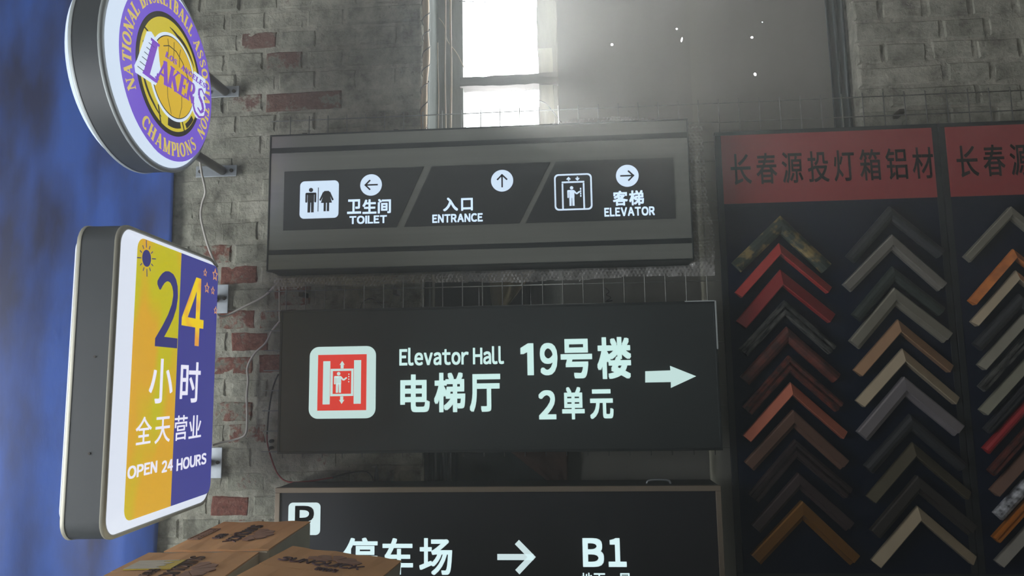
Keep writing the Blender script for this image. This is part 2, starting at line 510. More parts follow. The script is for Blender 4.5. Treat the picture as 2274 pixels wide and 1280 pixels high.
struct(G().box(LX - .2, RX + .2, FY - .2, 0.3, -0.1, 0).build('floor', M_floor))
struct(G().box(LX - .2, RX + .2, FY - .2, 0.3, HZ, HZ + 0.12).build('ceiling', M_ceil))
struct(G().box(RX, RX + 0.15, FY, 0.26, 0, HZ).build('wall_right', M_plaster))
struct(G().box(LX, RX, FY - 0.15, FY, 0, HZ).build('wall_front', M_plaster))
g = G(); DY0, DY1, DZ = -2.75, -1.0, 2.0       # unseen doorway in the left wall, placed and sized for left-side fill light
g.box(LX - .15, LX, FY, DY0, 0, HZ).box(LX - .15, LX, DY1, 0.26, 0, HZ).box(LX - .15, LX, DY0, DY1, DZ, HZ)
struct(g.build('wall_left', M_plaster))

# ------------------------------------------------------------------ window behind the signs
win = struct(empty('window_1', (-0.185, 0.2, WZ0))); win['label'] = 'tall narrow uncovered window strip with old frame, glaring white'


def wpart(name, x0, x1, y0, y1, z0, z1, m, rough=0.0, seed=0):
    ox, oy, oz = win.location
    g = G(); n = 14; rings = []; rnd = random.Random(seed)
    for i in range(n + 1):
        z = z0 + (z1 - z0) * i / n; j = lambda: rnd.uniform(-rough, rough)
        rings.append([(x0 - ox + j(), y0 - oy, z - oz), (x1 - ox + j(), y0 - oy, z - oz), (x1 - ox, y1 - oy, z - oz), (x0 - ox, y1 - oy, z - oz)])
    g.loft(rings); return g.build(name, m, win)


wpart('frame_post', WX0 + .001, -0.302, 0.18, 0.25, WZ0, WZ1, M_oldwood, .0012, 1)
M_reveal = mat('dusty_reveal', (76, 82, 78), 0.9, noise=0.3, nscale=20, bump=0.4, stretch=(1, 1, .2))
wpart('reveal_board', WX0 + .001, WX0 + .012, 0.015, 0.18, WZ0, WZ1, M_reveal, .001, 2)
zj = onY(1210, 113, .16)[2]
wpart('jamb', -0.068, 0.010, 0.15, 0.25, zj, WZ1, M_concrete, .0015, 3)
wpart('jamb', -0.066, -0.022, 0.142, 0.25, 1.75, zj, M_jambsunlit, .002, 4)  # paler piece paints the sunlit patch on the lower jamb
wpart('jamb', -0.022, 0.010, 0.150, 0.25, 1.75, zj, M_concrete, .0015, 5)
# crooked horizontal bar across the opening
a0, a1 = onY(1030, 174, .17), onY(1030, 194, .17); b0, b1 = onY(1240, 163, .14), onY(1240, 187, .14)
g = G(); rings = []; rnd = random.Random(5)
for i in range(13):
    t = i / 12; x = a0.x - .012 + (b0.x - a0.x + .012) * t; zt = a0.z + (b0.z - a0.z) * t + rnd.uniform(-.0015, .0015); zb = a1.z + (b1.z - a1.z) * t + rnd.uniform(-.002, .002)
    y = 0.165 - .035 * t; o_ = win.location
    rings.append([(x - o_.x, y - o_.y, zb - o_.z), (x - o_.x, y - o_.y, zt - o_.z), (x - o_.x, y + .05 - o_.y, zt - o_.z), (x - o_.x, y + .05 - o_.y, zb - o_.z)])
g.loft(rings).build('glazing_bar', M_barwood, win)
# sill and lower dark boards that close the window below the top sign
wpart('board', -0.39, -0.25, 0.10, 0.115, WZ0, 2.02, M_lowboard, .001, 6)
wpart('board', -0.249, -0.10, 0.102, 0.116, WZ0, 2.02, M_lowboard, .001, 7)
wpart('board', -0.099, 0.03, 0.10, 0.115, WZ0, 2.02, M_lowboard, .001, 8)
wpart('post', onY(945, 650, .06)[0], onY(962, 650, .06)[0], 0.05, 0.09, WZ0, 2.0, M_concrete, .001, 9)
wpart('post', onY(992, 1040, .06)[0], onY(1000, 1040, .06)[0], 0.06, 0.08, WZ0, 1.42, M_zinc, .001, 10)

# grey sheets that black out the rest of the window, with pinholes of daylight
SY = 0.07


def sheet(name, px0, px1, y, holes, label, folds=0.0):
    x0, x1 = onY(px0, 200, y).x, onY(px1, 200, y).x; z0, z1 = 0.555, 2.949
    if px1 > 1800: x1 = WX1 - .0003      # reaches the brick edge behind the gathered folds
    lo = [[(x0, z0), (x1, z0), (x1, z1), (x0, z1)]]
    for px, py, rx, rz, rot in holes:
        c = onY(px, py, y); lp = []
        for k in range(10):
            a = 2 * math.pi * k / 10; u, v = rx * math.cos(a), rz * math.sin(a)
            lp.append((c.x + u * math.cos(rot) - v * math.sin(rot), c.z + u * math.sin(rot) + v * math.cos(rot)))
        lo.append(lp)
    g = G(); v, f = shape(lo); ox = (x0 + x1) / 2
    slab(g, [(a - ox, b - z0) for a, b in v], f, 0, 0.0015)
    o = g.build(name, M_sheet); o.location = (ox, y, z0)
    return tag(o, label, 'sheet', 'sheets blacking out the window')


sheet('blackout_sheet', 1240, 1536, SY, [(1359, 99, .0036, .0036, 0), (1503, 64, .0026, .0026, 0), (1514, 88, .002, .0075, -.25)],
      'grey opaque sheet with pinholes hanging beside the bright window gap')
sheet('blackout_sheet', 1522, 1850, SY + .012, [(1670, 83, .0038, .0034, 0), (1677, 165, .0036, .0048, .3), (1693, 49, .0014, .0014, 0)],
      'darker grey sheet with pinholes, hanging between its neighbour and the right brick wall')
# gathered folds at the right end
g = G(); x0, x1 = onY(1840, 200, .05).x, WX1 - .002; nx = 40; vs = []; nz = 16
for j in range(nz + 1):
    for i in range(nx + 1):
        t = i / nx; zz = j / nz
        vs.append(((x0 + (x1 - x0) * t) - x0, -0.022 * (0.5 + 0.5 * math.sin(t * 17 + 1.2 * math.sin(zz * 3))) + .012 * t + mn.noise((t * 4, zz * 6, .3)) * .006, 2.34 * zz))
fs = [(j * (nx + 1) + i, j * (nx + 1) + i + 1, (j + 1) * (nx + 1) + i + 1, (j + 1) * (nx + 1) + i) for j in range(nz) for i in range(nx)]
o = link('curtain_strip', G().add(vs, fs).mesh('curtain_strip', True, False), M_plastic); o.location = (x0, 0.05, 0.6)
so = o.modifiers.new('thick', 'SOLIDIFY'); so.thickness = 0.002
tag(o, 'gathered dark folds of sheeting against the right brick wall edge', 'sheet')

# cloth and rag hanging behind the signs, seen in the gaps
def drape(name, corners, y, m, label, cat, amp=.01, fr=9, seed=0.0):
    """hanging cloth patch through 4 points (tl,tr,br,bl)"""
    tl, tr, br, bl = [onY(*c, y) for c in corners]; nx, nz = 18, 10; vs = []
    base = (bl + br) / 2
    for j in range(nz + 1):
        for i in range(nx + 1):
            u, v = i / nx, j / nz; p = (tl * (1 - u) + tr * u) * v + (bl * (1 - u) + br * u) * (1 - v)
            p = p + Vector((0, amp * math.sin(u * fr + seed + v) + mn.noise((u * 5, v * 4, seed)) * amp, mn.noise((u * 3, 7.7, seed)) * .006)); vs.append(p - base)
    fs = [(j * (nx + 1) + i, j * (nx + 1) + i + 1, (j + 1) * (nx + 1) + i + 1, (j + 1) * (nx + 1) + i) for j in range(nz) for i in range(nx)]
    o = link(name, G().add(vs, fs).mesh(name, True, False), m); o.location = base
    s = o.modifiers.new('thick', 'SOLIDIFY'); s.thickness = 0.003
    return tag(o, label, cat)


drape('draped_cloth', [(1078, 560), (1215, 560), (1120, 690), (1095, 700)], .055, M_cloth, 'olive cloth hanging in the gap below the top sign', 'cloth', .008, 8, .4)
drape('plastic_sheet', [(1010, 985), (1150, 985), (1260, 1100), (1010, 1100)], .06, M_plastic, 'bluish plastic sheet hanging behind the gap above the parking sign', 'sheet', .006, 5, 1.4)
drape('rag', [(1128, 1000), (1262, 1000), (1258, 1090), (1222, 1075)], .035, M_brownrag, 'brown rag hanging in the gap above the parking sign', 'rag', .006, 6, 2.4)
drape('streaked_film', [(928, 985), (994, 985), (994, 1100), (928, 1100)], .03, M_plastic, 'streaked dusty film beside the pale post above the parking sign', 'sheet', .008, 22, 3.0)

# pole and dry reeds in the window recess
def stick(name, pts, r, m, label, cat, group=None):
    g = G().tube(spline([Vector(p) for p in pts], 5), r, 8); base = Vector(pts[0])
    g.v = [tuple(Vector(v) - base) for v in g.v]
    o = g.build(name, m, None, True); o.location = base; return tag(o, label, cat, group)


pole = empty('wire_bound_pole', onY(947, 290, -.012)); P0 = onY(947, 290, -.012)
pts = [(P0.x, -.012, 1.95), (onY(941, 230, -.012).x, -.012, 2.25), (onY(947, 120, -.012).x, -.012, onY(947, 120, -.012).z), (onY(942, 0, -.012).x + .004, -.012, 2.62), (onY(942, 0, -.012).x + .004, -.012, 2.9)]
sp = spline(pts, 8)
g = G().tube([p - P0 for p in sp], [0.0088 + .0016 * math.sin(i * .9) for i in range(len(sp))], 10); g.build('pole', M_tan, pole, True)
wp = []
for i in range(200):
    t = i / 199 * (len(sp) - 1); k = min(int(t), len(sp) - 2); c = sp[k].lerp(sp[k + 1], t - k); a = t * 2.6
    wp.append(c - P0 + Vector((math.cos(a) * .0112, math.sin(a) * .0112, 0)))
G().tube(wp, .0012, 5).build('wire', M_blackwire, pole, True)
tag(pole, 'pale peeled pole wound with black wire at the left edge of the window', 'pole')
for i, (px, top, bot, r) in enumerate(((973, 95, 290, .0016), (990, -40, 290, .0022), (1001, -40, 290, .0032))):
    a, b = onY(px, bot, .10), onY(px - 1, top, .10)
    stick('dry_reed', [a - Vector((0, 0, .12)), a, a.lerp(b, .4) + Vector((.002 * (-1) ** i, 0, 0)), a.lerp(b, .7), b], r, M_reed,
          ['shortest and thinnest dry reed standing beside the wire-wound pole', 'middle one of the three dry reeds left of the window glare', 'thickest dry reed, nearest the window glare'][i], 'reed', 'dry reeds in the window recess')
a, b, c = onY(975, 40, .1), onY(993, 90, .1), onY(1030, 150, .12)
stick('dry_vine', [a, a.lerp(b, .5) + Vector((.004, 0, .01)), b, b.lerp(c, .5) + Vector((.003, 0, .004)), c], .0013, M_reed, 'thin dry vine curving across the reeds to the window edge', 'vine')
a, b = onY(1040, 253, -.04), onY(1030, 3, .17)
stick('thin_wire', [onY(1195, 222, .05), onY(1212, 230, .05), onY(1228, 248, .03), onY(1246, 272, 0)], .0014, M_blackwire, 'thin dark wire arching over the bubble wrap at the window jamb', 'wire')
stick('thin_wire', [onY(1020, 3, .15), onY(1050, 3.5, .15), onY(1088, 5, .15)], .0012, M_blackwire, 'short thin wire crossing the top of the window glare', 'wire')

# ------------------------------------------------------------------ blue tarpaulin on the left
g = G(); x0, x1, z0, z1 = -2.3, -1.108, 0.25, 3.0; nx, nz = 110, 60; vs = []
for j in range(nz + 1):
    for i in range(nx + 1):
        u, v = i / nx, j / nz; x = x0 + (x1 - x0) * u; z = z0 + (z1 - z0) * v
        y = -.045 + .016 * math.sin(x * 9 + .8 * math.sin(z * 2)) + .02 * mn.noise((x * 2.2, 0, z * 1.3)) + .006 * mn.noise((x * 9, 4, z * 2.5)) + .01 * math.sin((x * 6 + z * 4))
        if u > .93: y = y * (1 - (u - .93) / .07) + -.02 * ((u - .93) / .07)
        vs.append((x - x1 + .004 * math.sin(z * 5) * u, y, z - z0))
fs = [(j * (nx + 1) + i, j * (nx + 1) + i + 1, (j + 1) * (nx + 1) + i + 1, (j + 1) * (nx + 1) + i) for j in range(nz) for i in range(nx)]
o = link('blue_tarpaulin', G().add(vs, fs).mesh('blue_tarpaulin', True, False), M_tarp); o.location = (x1, 0, z0)
s = o.modifiers.new('thick', 'SOLIDIFY'); s.thickness = .002
tag(o, 'blue mottled tarpaulin hanging on the wall behind the two lit blade signs', 'tarpaulin')

# ------------------------------------------------------------------ wire mesh that carries the flat signs
MY, MP = -0.050, 0.0538
MZ = 1.312; mesh_root = empty('wire_mesh', (0, MY, MZ))
tag(mesh_root, 'galvanised wire grid panel behind the flat signs', 'wire mesh')
vwire = G().tube([(0, 0, 0), (0, 0, 2.2535 - MZ)], .0015, 6).mesh('wire', True); vwire.materials.append(M_wire)
hx0, hx1 = -.222 - 11 * MP, -.222 + 33 * MP
hwire = G().tube([(hx0 - .005, 0, 0), (hx1 + .005, 0, 0)], .0015, 6).mesh('wire', True); hwire.materials.append(M_wire)
for k in range(-10, 34):
    o = bpy.data.objects.new('wire', vwire); COL.objects.link(o); o.parent = mesh_root; o.location = (-.222 + k * MP, 0, 0)
k = 0
while 2.2435 - k * MP > MZ + .004:
    o = bpy.data.objects.new('wire', hwire); COL.objects.link(o); o.parent = mesh_root; o.location = (0, .0028, 2.2435 - k * MP - MZ); k += 1
for x in (-.72, -.46, .90, 1.30):
    for z in (1.4, 1.75, 2.2):
        G().box(x - .006, x + .006, .001, .0445, z - MZ - .006, z - MZ + .006).build('spacer', M_bolt, mesh_root)


# ------------------------------------------------------------------ pictogram helper (unit coordinates)
def person(cx, z0, h, arm=True):
    """standing figure; returns polys"""
    u = h; P = []
    P.append(circ(cx, z0 + .91 * u, .085 * u, 16))
    P.append(rrect(cx - .13 * u, cx + .13 * u, z0 + .40 * u, z0 + .80 * u, .05 * u, 3))
    P.append([(cx - .125 * u, z0), (cx - .02 * u, z0), (cx - .01 * u, z0 + .45 * u), (cx - .125 * u, z0 + .45 * u)])
    P.append([(cx + .02 * u, z0), (cx + .125 * u, z0), (cx + .125 * u, z0 + .45 * u), (cx + .01 * u, z0 + .45 * u)])
    P.append(rrect(cx - .22 * u, cx - .145 * u, z0 + .40 * u, z0 + .79 * u, .035 * u, 3))
    P.append([(cx - .2 * u, z0 + .80 * u), (cx - .2 * u, z0 + .72 * u), (cx, z0 + .72 * u), (cx, z0 + .80 * u)])
    if arm:
        P += thick([(cx + .10 * u, z0 + .76 * u), (cx + .24 * u, z0 + .60 * u), (cx + .40 * u, z0 + .72 * u)], .075 * u)
    else:
        P.append(rrect(cx + .145 * u, cx + .22 * u, z0 + .40 * u, z0 + .79 * u, .035 * u, 3))
        P.append([(cx, z0 + .72 * u), (cx + .2 * u, z0 + .72 * u), (cx + .2 * u, z0 + .80 * u), (cx, z0 + .80 * u)])
    return P


def woman(cx, z0, h):
    u = h; P = []
    P.append([(cx - .10 * u, z0 + .78 * u), (cx - .22 * u, z0 + .34 * u), (cx + .22 * u, z0 + .34 * u), (cx + .10 * u, z0 + .78 * u)])
    P.append([(cx - .125 * u, z0 + .76 * u), (cx - .09 * u, z0 + .82 * u), (cx + .09 * u, z0 + .82 * u), (cx + .125 * u, z0 + .76 * u)])
    P += thick([(cx - .11 * u, z0 + .77 * u), (cx - .26 * u, z0 + .44 * u)], .07 * u) + thick([(cx + .11 * u, z0 + .77 * u), (cx + .26 * u, z0 + .44 * u)], .07 * u)
    P.append([(cx - .11 * u, z0), (cx - .02 * u, z0), (cx - .02 * u, z0 + .36 * u), (cx - .11 * u, z0 + .36 * u)])
    P.append([(cx + .02 * u, z0), (cx + .11 * u, z0), (cx + .11 * u, z0 + .36 * u), (cx + .02 * u, z0 + .36 * u)])
    return P


def arrow(cx, cz, s, ang, wd=.13, head=.42):
    """open arrow, total length s"""
    c, q = math.cos(ang), math.sin(ang)
    R = lambda x, z: (cx + x * c - z * q, cz + x * q + z * c)
    P = []
    for st in ([(-s / 2, 0), (s / 2 - wd * s * .4, 0)],):
        P += thick([R(*a) for a in st], wd * s)
    t = s / 2; h = head * s; k = wd * s * .72
    P.append([R(t, 0), R(t - h, h), R(t - h - k, h - k), R(t - 2 * k, 0)]); P.append([R(t, 0), R(t - 2 * k, 0), R(t - h - k, -h + k), R(t - h, -h)])
    return P


def sign_box(name, x0, x1, z0, z1, yf, yb, face, edge, label, border=.008, frame_m=None, recess=.002):
    """lightbox: casing tray, four frame profiles, face panel.  local origin: bottom centre of the front face"""
    S = Sign(name, ((x0 + x1) / 2, yf, z0)); hw, h, d = (x1 - x0) / 2, z1 - z0, yb - yf
    G().box(-hw + .001, hw - .001, .012, d, .001, h - .001).build('casing', edge, S.root, bevel=.001)
    fm = frame_m or edge
    g = G; b = border
    g().box(-hw, hw, 0, .014, h - b, h).build('frame_rail', fm, S.root, bevel=.0008); g().box(-hw, hw, 0, .014, 0, b).build('frame_rail', fm, S.root, bevel=.0008)
    g().box(-hw, -hw + b, 0, .014, b, h - b).build('frame_rail', fm, S.root, bevel=.0008); g().box(hw - b, hw, 0, .014, b, h - b).build('frame_rail', fm, S.root, bevel=.0008)
    g().box(-hw + b, hw - b, recess, .013, b, h - b).build('face_panel', face, S.root)
    S.hw, S.h = hw, h; tag(S.root, label, 'sign'); return S


# ------------------------------------------------------------------ sign: toilet / entrance / elevator
S1 = sign_box('direction_sign', -.7765, .3232, 1.7995, 2.1673, -.15, -.0525, M_brushed, M_signedge,
              'grey brushed-metal lit direction sign for toilet, entrance and elevator, topmost of three', border=.004)
S = S1; y0 = .002
def band(pyl0, pyl1, pyr0, pyr1):
    zt = (S.loc(602, pyl0)[1] + S.loc(1525, pyr0)[1]) / 2; zb = (S.loc(602, pyl1)[1] + S.loc(1525, pyr1)[1]) / 2
    G().box(-S.hw + .004, S.hw - .004, .0005, .004, zb, zt).build('stripe', M_signedge, S.root)
band(329, 341, 294, 305); band(555, 566, 530, 541)
xl = S.loc(630, 445)[0]; xr = S.loc(1498, 420)[0]
zt = (S.loc(633, 379)[1] + S.loc(1496, 352)[1]) / 2; zb = (S.loc(627, 512)[1] + S.loc(1499, 486)[1]) / 2
g1t, g1b = (S.loc(941, 370)[0], S.loc(959, 369)[0]), (S.loc(880, 504)[0], S.loc(897, 503)[0])
g2t, g2b = (S.loc(1222, 355)[0], S.loc(1234, 353)[0]), (S.loc(1153, 497)[0], S.loc(1167, 495)[0])
for lp in ([(xl, zb), (g1b[0], zb), (g1t[0], zt), (xl, zt)], [(g1b[1], zb), (g2b[0], zb), (g2t[0], zt), (g1t[1], zt)], [(g2b[1], zb), (xr, zb), (xr, zt), (g2t[1], zt)]):
    S.polys('inset_panel', [lp], .0004, .003, M_darkpanel)
x0, x1, z0, z1 = S.rect(666, 402, 752, 485)
tw = S.fill('icon_plate', [rrect(x0, x1, z0, z1, .012)], -.0004, .004, E_white, 'white lit rounded plate with man and woman pictogram')
hh = z1 - z0
S.polys('pictogram', person(x0 + .285 * (x1 - x0), z0 + .16 * hh, .66 * hh, False), -.0012, .002, M_print, parent=tw)
S.polys('pictogram', woman(x0 + .69 * (x1 - x0), z0 + .18 * hh, .66 * hh), -.0012, .002, M_print, parent=tw)
S.polys('divider_line', thick([(x0 + .475 * (x1 - x0), z0 + .18 * hh), (x0 + .475 * (x1 - x0), z0 + .82 * hh)], .0018), -.0012, .002, M_print, parent=tw)
for px, py, ang in ((824, 411, math.pi), (1115, 401.5, math.pi / 2), (1393, 390.6, 0)):
    cx, cz = S.loc(px, py)
    dc = S.fill('arrow_disc', [circ(cx, cz, .0288, 36)], -.0004, .004, E_white, 'round white lit disc with dark arrow')
    S.polys('arrow', arrow(cx, cz, .036, ang, .11, .40), -.0012, .002, M_print, parent=dc)
S.text('lettering', [('卫', S.rect(771, 443, 802, 475)), ('生', S.rect(805, 443, 836, 475)), ('间', S.rect(839, 442, 868, 474))], -.0004, .004, E_white, .034)
S.text('lettering', [('TOILET', S.rect(776, 479, 859, 497))], -.0004, .004, E_white, .045)
S.text('lettering', [('入', S.rect(984, 439, 1017, 469)), ('口', S.rect(1024, 440, 1050, 468))], -.0004, .004, E_white, .034)
S.text('lettering', [('ENTRANCE', S.rect(960, 475, 1072, 494))], -.0004, .004, E_white, .045)
S.text('lettering', [('客', S.rect(1361, 424, 1394, 457)), ('梯', S.rect(1397, 423, 1430, 456))], -.0004, .004, E_white, .034)
S.text('lettering', [('ELEVATOR', S.rect(1342, 460, 1454, 480))], -.0004, .004, E_white, .045)
# lift pictogram in outline
x0, x1, z0, z1 = S.rect(1231, 386, 1315, 467); W_, H_ = x1 - x0, z1 - z0; t = .0042
S.fill('pictogram', [rrect(x0, x1, z0, z1, .011), rrect(x0 + t, x1 - t, z0 + t, z1 - t, .008)], -.0004, .004, E_white, 'white lit outline frame of the lift pictogram')
P = thick([(x0 + .2 * W_, z0 + .77 * H_), (x0 + .8 * W_, z0 + .77 * H_)], t) + thick([(x0 + .22 * W_, z0 + t * .5), (x0 + .22 * W_, z0 + .735 * H_)], t) + thick([(x0 + .78 * W_, z0 + t * .5), (x0 + .78 * W_, z0 + .735 * H_)], t)
P += person(x0 + .46 * W_, z0 + .12 * H_, .54 * H_)
P += [rrect(x0 + .68 * W_, x0 + .715 * W_, z0 + (.36 + .065 * k) * H_, z0 + (.41 + .065 * k) * H_, .0008, 2) for k in range(4)]
P += arrow(x0 + .385 * W_, z0 + .86 * H_, .115 * H_, math.pi / 2, .28, .52) + arrow(x0 + .62 * W_, z0 + .86 * H_, .115 * H_, -math.pi / 2, .28, .52)
S.polys('pictogram', P, -.0004, .004, E_white, 'white lit figure in a lift doorway with two arrows')

# ------------------------------------------------------------------ sign: elevator hall
S2 = sign_box('elevator_hall_sign', -.7395, .3715, 1.331, 1.6968, -.14, -.0525, M_black, M_signedge,
              'black lit elevator hall sign with red lift pictogram, between the two other flat signs', border=.006)
S = S2
x0, x1, z0, z1 = S.rect(687, 770, 834, 930)
ip = S.fill('icon_plate', [rrect(x0, x1, z0, z1, .024, 8)], -.0010, .005, E_mint, 'pale lit rounded plate with a red lift pictogram')
r0, r1, q0, q1 = S.rect(706, 788, 814, 912)
S.fill('red_square', [[(r0, q0), (r1, q0), (r1, q1), (r0, q1)]], -.0018, .002, E_red, 'red lit square of the pictogram', ip)
W_, H_ = r1 - r0, q1 - q0; U = lambda a, b: (r0 + a * W_, q0 + b * H_)
bx = lambda a, b, c, d: [U(a, c), U(b, c), U(b, d), U(a, d)]
P = [bx(.11, .255, .11, .885), bx(.745, .89, .115, .895)]
P += [bx(.265, .735, .705, .745), bx(.265, .735, .255, .295), bx(.265, .31, .295, .705), bx(.69, .735, .295, .705)]
pp = [(p[0], p[1]) for p in ()]
P += person(*U(.43, .315), .375 * H_)
P += [circ(*U(.64, .51 + .045 * k), .0017, 8) for k in range(4)]
P += [[U(.47, .75), U(.53, .75), U(.53, .82), U(.555, .81), U(.5, .885), U(.445, .81), U(.47, .82)], [U(.53, .25), U(.47, .25), U(.47, .18), U(.445, .19), U(.5, .115), U(.555, .19), U(.53, .18)]]
S.polys('pictogram', P, -.0026, .002, E_mint, 'pale lit lift shaft, cabin and figure', ip)
S.text('lettering', [('Elevator Hall', S.rect(887, 771, 1119, 811))], -.0010, .005, E_mint, .030)
S.text('lettering', [('电', S.rect(889, 832, 954, 916)), ('梯', S.rect(964, 828, 1033, 916)), ('厅', S.rect(1043, 831, 1111, 915))], -.0010, .005, E_mint, .034)
S.text('lettering', [('\x01', S.rect(1156, 763, 1185, 834)), ('9', S.rect(1199, 762, 1238, 834)), ('号', S.rect(1245, 753, 1315, 841)), ('楼', S.rect(1326, 749, 1402, 842))], -.0010, .005, E_mint, .034)
S.text('lettering', [('2', S.rect(1196, 867, 1235, 932)), ('单', S.rect(1248, 860, 1298, 932)), ('元', S.rect(1310, 865, 1362, 931))], -.0010, .005, E_mint, .034)
S.polys('arrow', [[S.loc(*p) for p in ((1433, 850), (1433, 825), (1489, 823), (1488, 813), (1546, 836), (1490, 862), (1490, 849))]], -.0010, .005, E_mint, 'pale lit arrow pointing right')
# scuffed foil along the upper right corner
G().box(S.hw - .075, S.hw - .002, -.001, .016, S.h - .0015, S.h + .0012).build('loose_foil', M_trim, S.root)
G().box(S.hw - .0025, S.hw + .0012, -.001, .016, S.h - .12, S.h).build('loose_foil', M_trim, S.root)

# ------------------------------------------------------------------ sign: parking
S3 = sign_box('parking_sign', -.7417, .3618, .882, 1.2474, -.14, -.012, M_black3, M_signedge,
              'black lit parking sign in a taupe frame, lowest of three behind the boxes', border=.0125, frame_m=M_frame3, recess=.004)
S = S3; yy = .0028
x0, x1, z0, z1 = S.rect(640, 1117, 711, 1189, yy)
ip = S.fill('icon_plate', [rrect(x0, x1, z0, z1, .011)], yy, .003, E_mint3, 'white lit rounded plate with a dark letter P')
S.text('lettering', [('P', S.rect(655, 1124, 697, 1181, yy))], yy - .0008, .002, M_print, .03, parent=ip)
S.text('lettering', [('停', S.rect(760, 1195, 838, 1278, yy)), ('车', S.rect(848, 1196, 917, 1277, yy)), ('场', S.rect(931, 1196, 1004, 1278, yy))], yy, .003, E_mint3, .022)
cx, cz = S.loc(1147, 1238, yy); S.polys('arrow', arrow(cx, cz, .094, 0, .15, .43), yy, .003, E_mint3, 'white lit arrow pointing right')
S.text('lettering', [('B', S.rect(1294, 1196, 1341, 1260, yy)), ('1', S.rect(1351, 1196, 1391, 1260, yy))], yy, .003, E_mint3, .040)
S.text('lettering', [('地', S.rect(1291, 1273, 1316, 1301, yy)), ('下', S.rect(1319, 1274, 1344, 1301, yy)), ('一', S.rect(1347, 1286, 1370, 1289, yy)), ('层', S.rect(1375, 1274, 1400, 1301, yy))], yy, .003, E_mint3, .022)

# ------------------------------------------------------------------ bubble wrap round the top sign
g = G(); rnd = random.Random(11)
cx0, cx1, cz0, cz1 = -.7765, .3232, 1.7995, 2.1673; st = .0027
def reach(side, t):
    n = mn.noise((t * 7, side * 3.3, .5)) * .5 + .5; n2 = mn.noise((t * 23, side * 5.1, 1.5))
    if side == 0:    # top, t = x
        px = proj((t, -.07, cz1))[0]
        e = .003
        if 868 < px < 1012: e = .016 * math.sin((px - 868) / 144 * math.pi) ** .5
        if 1195 < px < 1490: e = .012 + .026 * math.sin(min(1, max(0, (px - 1190) / 300)) * math.pi) ** .6
        return e + n2 * .003
    if side == 1: return .035 + .03 * n + n2 * .006 + .012 * (1 - (t - cz0) / (cz1 - cz0))     # right, t = z
    if side == 2: return (.026 + .016 * n + n2 * .004) * (1.0 if t > -.7 else 1.25)            # bottom
    return .006 + .004 * n                                                                      # left
idx = {}; vs = []
X0, X1, Z0, Z1 = cx0 - .03, cx1 + .10, cz0 - .075, cz1 + .06
nx, nz = int((X1 - X0) / st), int((Z1 - Z0) / st)
def inside(x, z):
    xc, zc = min(max(x, cx0), cx1), min(max(z, cz0), cz1)
    if cx0 + .02 < x < cx1 - .02 and cz0 + .02 < z < cz1 - .02: return False
    return z - cz1 <= reach(0, xc) and x - cx1 <= reach(1, zc) and cz0 - z <= reach(2, xc) and cx0 - x <= reach(3, zc) 
P_B = .0105
for j in range(nz + 1):
    for i in range(nx + 1):
        x, z = X0 + i * st, Z0 + j * st
        if not inside(x, z): continue
        rr = round(z / (P_B * .866)); off = .5 * (rr % 2); cxb = (round(x / P_B - off) + off) * P_B; d = math.hypot(x - cxb, z - rr * P_B * .866)
        bub = .0034 * math.sqrt(max(0, 1 - (d / .0046) ** 2)) if d < .0046 else 0
        out = max(cx0 - x, x - cx1, cz0 - z, z - cz1, 0)
        crk = .010 * mn.noise((x * 14, 2.2, z * 14)) + .005 * mn.noise((x * 45, 6.2, z * 45))
        y = -.070 - bub + (crk if out > 0 else crk * .2) - (.012 if out > .01 else out * 1.2)
        if abs(z - (cz0 + cz1) / 2) < .3 and x < cx1 and x > cx0 and cz0 < z < cz1: y = -.0505
        idx[i, j] = len(vs); vs.append((x + .002 * mn.noise((x * 30, 1, z * 30)), y, z))
fs = [(idx[i, j], idx[i + 1, j], idx[i + 1, j + 1], idx[i, j + 1]) for (i, j) in idx if (i + 1, j) in idx and (i + 1, j + 1) in idx and (i, j + 1) in idx]
m, n, l = nmat('bubble_wrap_film'); b = n['Principled BSDF']
b.inputs['Base Color'].default_value = (.8, .8, .78, 1); b.inputs['Roughness'].default_value = .18; b.inputs['Specular IOR Level'].default_value = .9
tr = n.new('ShaderNodeBsdfTransparent'); tr.inputs[0].default_value = (.95, .95, .93, 1); mx = n.new('ShaderNodeMixShader'); lw = n.new('ShaderNodeLayerWeight'); lw.inputs[0].default_value = .5
mr = n.new('ShaderNodeMapRange'); mr.inputs[3].default_value = .26; mr.inputs[4].default_value = .9
l.new(lw.outputs['Facing'], mr.inputs[0]); l.new(mr.outputs[0], mx.inputs[0])
l.new(tr.outputs[0], mx.inputs[1]); l.new(b.outputs[0], mx.inputs[2]); l.new(mx.outputs[0], n['Material Output'].inputs[0])
o = link('bubble_wrap', G().add([(x - cx0, y, z - cz0) for x, y, z in vs], fs).mesh('bubble_wrap', True, False), m); o.location = (cx0, 0, cz0)
tag(o, 'crumpled clear bubble wrap sticking out around the topmost flat sign', 'bubble wrap')

# ------------------------------------------------------------------ blade signs on the left
E_rim = emit('lit_rim_white', (214, 230, 248), 1.0); E_rim24 = emit('lit_rim_white_24', (222, 230, 244), 1.0)
E_purple = emit('lit_purple', (112, 84, 200), 1.0); E_yellow = emit('lit_yellow', (200, 184, 44), 1.0); E_orange = emit('lit_orange', (212, 176, 38), 1.0)
E_goldtext = emit('lit_gold_text', (206, 186, 96), 1.0); M_brownprint = mat('dark_brown_print', (60, 50, 30), 0.5)


def lofted_face(g, outer, inner, y0, y1, ysoft=None):
    g.loft([[(x, y0, z) for x, z in outer], [(x, y1, z) for x, z in inner]], False, True)


